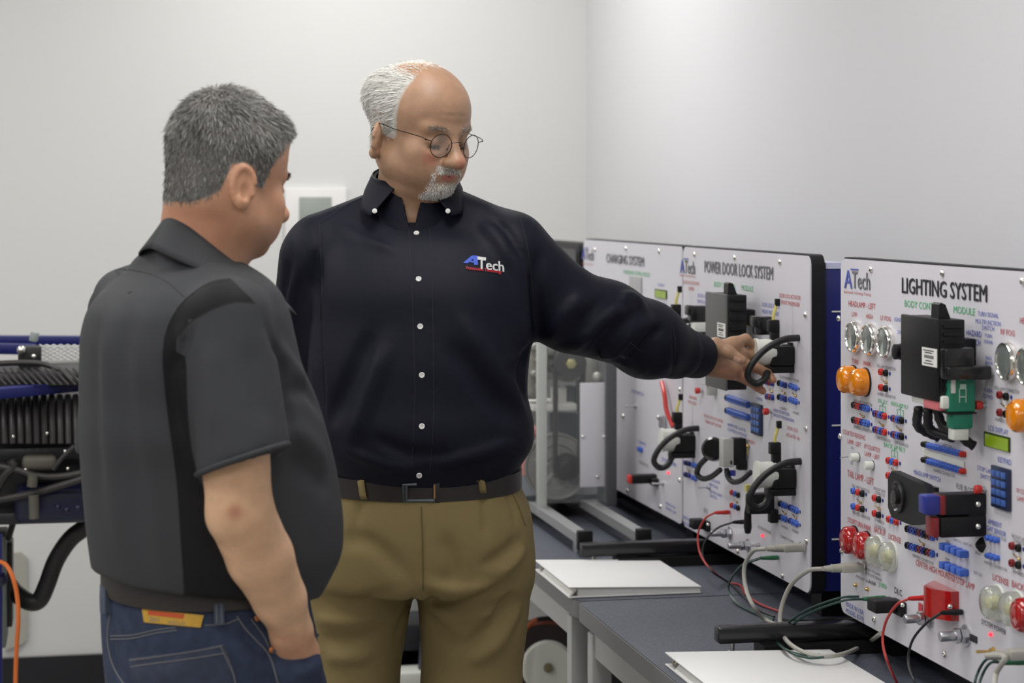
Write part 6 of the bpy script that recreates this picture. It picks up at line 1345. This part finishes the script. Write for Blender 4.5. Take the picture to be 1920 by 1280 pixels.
TEXTQ.append(('501', JN, on_surf(SJ, 283, 1161.5, .1), None, None, 17, 6, INKG, .0, 'printed_lettering')); TEXTQ.append(('W33 L32', JN, on_surf(SJ, 316, 1165.5, .1), None, None, 32, 6, INKG, .0, 'printed_lettering'))
DLOOP = mat('denim_loop', (.045, .058, .09), .8, noise=.3, nscale=80)
patch('belt_loop', SJ, [(400, 1122), (417, 1124), (418, 1170), (401, 1170)], .009, DLOOP, JN, nu=3, nv=6); patch('belt_loop', SJ, [(198, 1100), (208, 1102), (209, 1150), (199, 1148)], .009, DLOOP, JN, nu=3, nv=6)
for pts in [[(404, 1124), (405, 1168)], [(413, 1125), (414, 1168)]]: seam('stitching', SJ, pts, .0007, STITCH, JN, .0095, 3)
for nm, pts in [('yoke_stitch', [(208, 1192), (250, 1190), (290, 1181), (330, 1176)]), ('yoke_stitch', [(208, 1198), (250, 1196), (290, 1187), (332, 1181)]), ('yoke_stitch', [(384, 1172), (420, 1170), (446, 1160)]), ('pocket_stitch', [(243, 1236), (300, 1228), (360, 1219), (418, 1209)]), ('pocket_stitch', [(246, 1249), (300, 1241), (360, 1233), (420, 1222)]), ('pocket_stitch', [(418, 1209), (428, 1235), (438, 1262), (444, 1290)]), ('pocket_stitch', [(243, 1236), (250, 1252), (262, 1290)]), ('outseam', [(444, 1155), (458, 1176), (480, 1200), (505, 1230), (524, 1290)]), ('pocket_edge', [(470, 1160), (484, 1178), (496, 1195), (506, 1218)]), ('seat_seam', [(207, 1150), (202, 1190), (206, 1225), (216, 1255), (238, 1290)])]:
    seam(nm, SJ, pts, .0011 if nm in ('outseam', 'seat_seam') else .0008, STITCH, JN, .0006)
patch('back_pocket', SJ, [(243, 1236), (418, 1209), (446, 1292), (258, 1292)], .0016, mat('denim_pocket', (.028, .038, .070), .8, noise=.5, nscale=60, bump=.3, bscale=900), JN, nu=18, nv=8)
for pts in [[(246, 1238), (300, 1230), (360, 1221), (416, 1211)], [(248, 1250), (300, 1242), (360, 1234), (420, 1224)], [(414, 1212), (436, 1262), (441, 1288)]]: seam('stitching', SJ, pts, .0008, STITCH, JN, .0026)
patch('side_tab', SJ, [(476, 1150), (500, 1148), (504, 1162), (480, 1166)], .003, DLOOP, JN, nu=4, nv=3)
COP = mat('copper_rivet', (.45, .17, .07), .4, .8)
for p in [(480, 1158), (508, 1217)]:
    h, n = SJ.hit(*p); g = MB(); g.lathe([(.0048, 0), (.0045, .002), (.003, .0032), (.0001, .0035)], h+n*.003, n, 12); g.build('rivet', COP, JN)
g = MB(); pk = SJ.line([(508, 1219), (530, 1213), (560, 1204), (590, 1191)], .004, 5); pk2 = [p-(0, 0, .010) for p in pk]
g.tube(pk, .0028, 8); g.build('pocket_hem', DLOOP, JN)
seam('stitching', SJ, [(510, 1224), (535, 1218), (562, 1209), (590, 1197)], .0008, STITCH, JN, .003)
for an in LEG2:
    f2 = Field(an*np.array((1, 1, 0))-(.25, .25, .02), an*np.array((1, 1, 0))+(.25, .25, .2), .008); shoe(f2, an, FW); v_, q_ = f2.mesh(1); v_[:, 2] = np.maximum(v_[:, 2], .001); fobj('shoe', v_, q_, mat('brown_shoe', (.05, .03, .02), .45), A2)
# --- body core
f = tube_field([P(200, 420, 2.8), P(600, 420, 3.3), P(200, 2330, 2.8), P(600, 2330, 3.3)], .03, .014)
f.loft(S2[0], S2[1], S2[2], S2[3]-.035, S2[4]-.035, AG, p=2.2, k=.02); f.chain([RS, P(446, 760, 2.83)], [.045, .044], .03)
LS = P(235, 585, 3.17); LE = LS+(0, 0, -.25)-RT*.04
for an, s in zip(LEG2, (1, -1)): f.chain([hipc+RT*.08*s+(0, 0, .06), np.array((an[0], an[1], .5)), an], [.06, .045, .034], .03)
f.chain([P(388, 430, 3.03), P(370, 520, 3.02)], [.054, .06], .03)
v_, q_ = f.mesh(1); BV.append(v_); BQ.append(q_); zz = np.zeros(len(v_)); BA.append(dict(hair=zz, stubble=zz, lip=zz, red=zz))
el_ = LE+(0, 0, -.03); wr_ = el_+FW*.10+(0, 0, -.22); f = Field(np.min([LS, el_, wr_], 0)-(.12, .12, .22), np.max([LS, el_, wr_], 0)+(.12, .12, .06), .0042)
f.chain([LS-(0, 0, .08), el_, wr_], [.044, .041, .026], .008); simple_hand(f, wr_, np.array((0, 0, -1.))+FW*.3, RT, FW)
v_, q_ = f.mesh(1); BV.append(v_); BQ.append(q_); zz = np.zeros(len(v_)); BA.append(dict(hair=zz, stubble=zz, lip=zz, red=zz))
B2 = join_body(BV, BQ, BA, SKIN2, A2)
# far sleeve and arm seen from other sides
f = tube_field([LS, LE], .1, .006); cutcone(f, LS, LE, .058, .066, LE+(0, 0, .03), np.array((0, 0, -1.)), .01, .012); v_, q_ = f.mesh(1)
o = fobj('far_sleeve', v_, q_, GREYS, A2, {'dark': np.zeros(len(v_))})
# --- hair: whorl at the crown, everything combed away from it
CRW = np.array((.012, -.050, .126))
def comb2(p):
    l = ((p-ho2)/hs2) @ R2; d = l-CRW; d = d/(np.linalg.norm(d, axis=1)[:, None]+1e-6); d[:, 2] -= .25; d[:, 1] += .5*sstep(l[:, 2], .07, .11); return d @ R2.T
def tone2(p):
    l = ((p-ho2)/hs2) @ R2; return .48*sstep(l[:, 1], .025, .075)*sstep(l[:, 2], .02, .06)+.20*sstep(.05-l[:, 2], 0, .04)*sstep(l[:, 1], -.02, .03)-.10*sstep(-l[:, 1], .02, .08)+.16*np.sin(60*l[:, 0]+40*l[:, 1])*np.sin(55*l[:, 2]+20*l[:, 1])
l2 = Vl; len2 = .35+.65*sstep(l2[:, 2], .015, .09)
strands(VW2, QH2, hair2*len2, 23000, .015, comb2, HAIRG, A2, 'hair', .0005, .12, (.50, .26), 21, .20, tone2)
tuft = sstep(l2[:, 1], .050, .075)*sstep(l2[:, 2], .085, .10)
strands(VW2, QH2, tuft, 1300, .013, lambda p: np.tile(R2 @ np.array((0.2, 1., .15)), (len(p), 1)), HAIRG, A2, 'forelock', .00055, .35, (.75, .22), 22, .25)
strands(VW2, QH2, brow2, 900, .010, lambda p: (np.stack([np.sign(((p-ho2) @ R2)[:, 0]), .4+0*p[:, 0], .2+0*p[:, 0]], 1)) @ R2.T, hairmat('dark_brow', (.02, .016, .013), (.10, .08, .07)), A2, 'eyebrows', .0004, .4, (.4, .3), 23, .3)
lash = sstep(.003-abs(z-.003), 0, .002)*sstep(y, .07, .08)*sstep(.014-abs(abs(x)-.031), 0, .004)
strands(VW2, QH2, lash, 160, .008, lambda p: np.tile(R2 @ np.array((0., 1., -.4)), (len(p), 1)), MC['dark_brow'], A2, 'eyelashes', .0003, .6, (.1, .1), 24, .15)
# ------------------------------------------------------------------ lettering: built-in font, turned into flat meshes in one go
def flush_text():
    tmp = {}
    for (s, par, a, ex, ez, wd, h, m, bold, name) in TEXTQ:
        k = (s, bold)
        if k in tmp: continue
        cu = bpy.data.curves.new('lettering', 'FONT'); cu.body = s; cu.resolution_u = 2; cu.size = 1
        o = bpy.data.objects.new('lettering', cu); COL.objects.link(o); tmp[k] = o
    dg = bpy.context.evaluated_depsgraph_get(); dg.update()
    data = {}
    for k, o in tmp.items():
        me = o.evaluated_get(dg).to_mesh()
        V = np.array([v.co for v in me.vertices]); Fc = [tuple(p.vertices) for p in me.polygons]
        o.evaluated_get(dg).to_mesh_clear(); data[k] = (V, Fc)
    for o in tmp.values():
        cu = o.data; bpy.data.objects.remove(o); bpy.data.curves.remove(cu)
    for (s, par, a, ex, ez, wd, h, m, bold, name) in TEXTQ:
        V, Fc = data[(s, bold)]; x0, x1 = V[:, 0].min(), V[:, 0].max()
        ch = .72 if any(c.isupper() or c in 'bdfhkl' for c in s) else .5
        U = (V[:, 0]-x0)/(x1-x0)*wd; W = (V[:, 1]-ch/2)/ch*h
        if bold:
            n0 = len(V); U = np.concatenate([U, U+bold*wd/(x1-x0)*1.3]); W = np.concatenate([W, W]); Fc = list(Fc)+[tuple(i+n0 for i in q) for q in Fc]
            if bold > .012: U = np.concatenate([U, U]); W = np.concatenate([W, W+bold*h*.8]); Fc = Fc+[tuple(i+2*n0 for i in q) for q in Fc]
        if callable(a): W3 = a(U, W)
        else: W3 = np.asarray(a)+U[:, None]*ex+W[:, None]*ez
        if bold:
            k_ = np.repeat(np.arange(len(W3)//len(V)), len(V)); W3 = W3+k_[:, None]*.00025*(NX if not callable(a) else DW(0, -1))
        o = obj(name, W3, Fc, m, par, smooth=False)
flush_text()
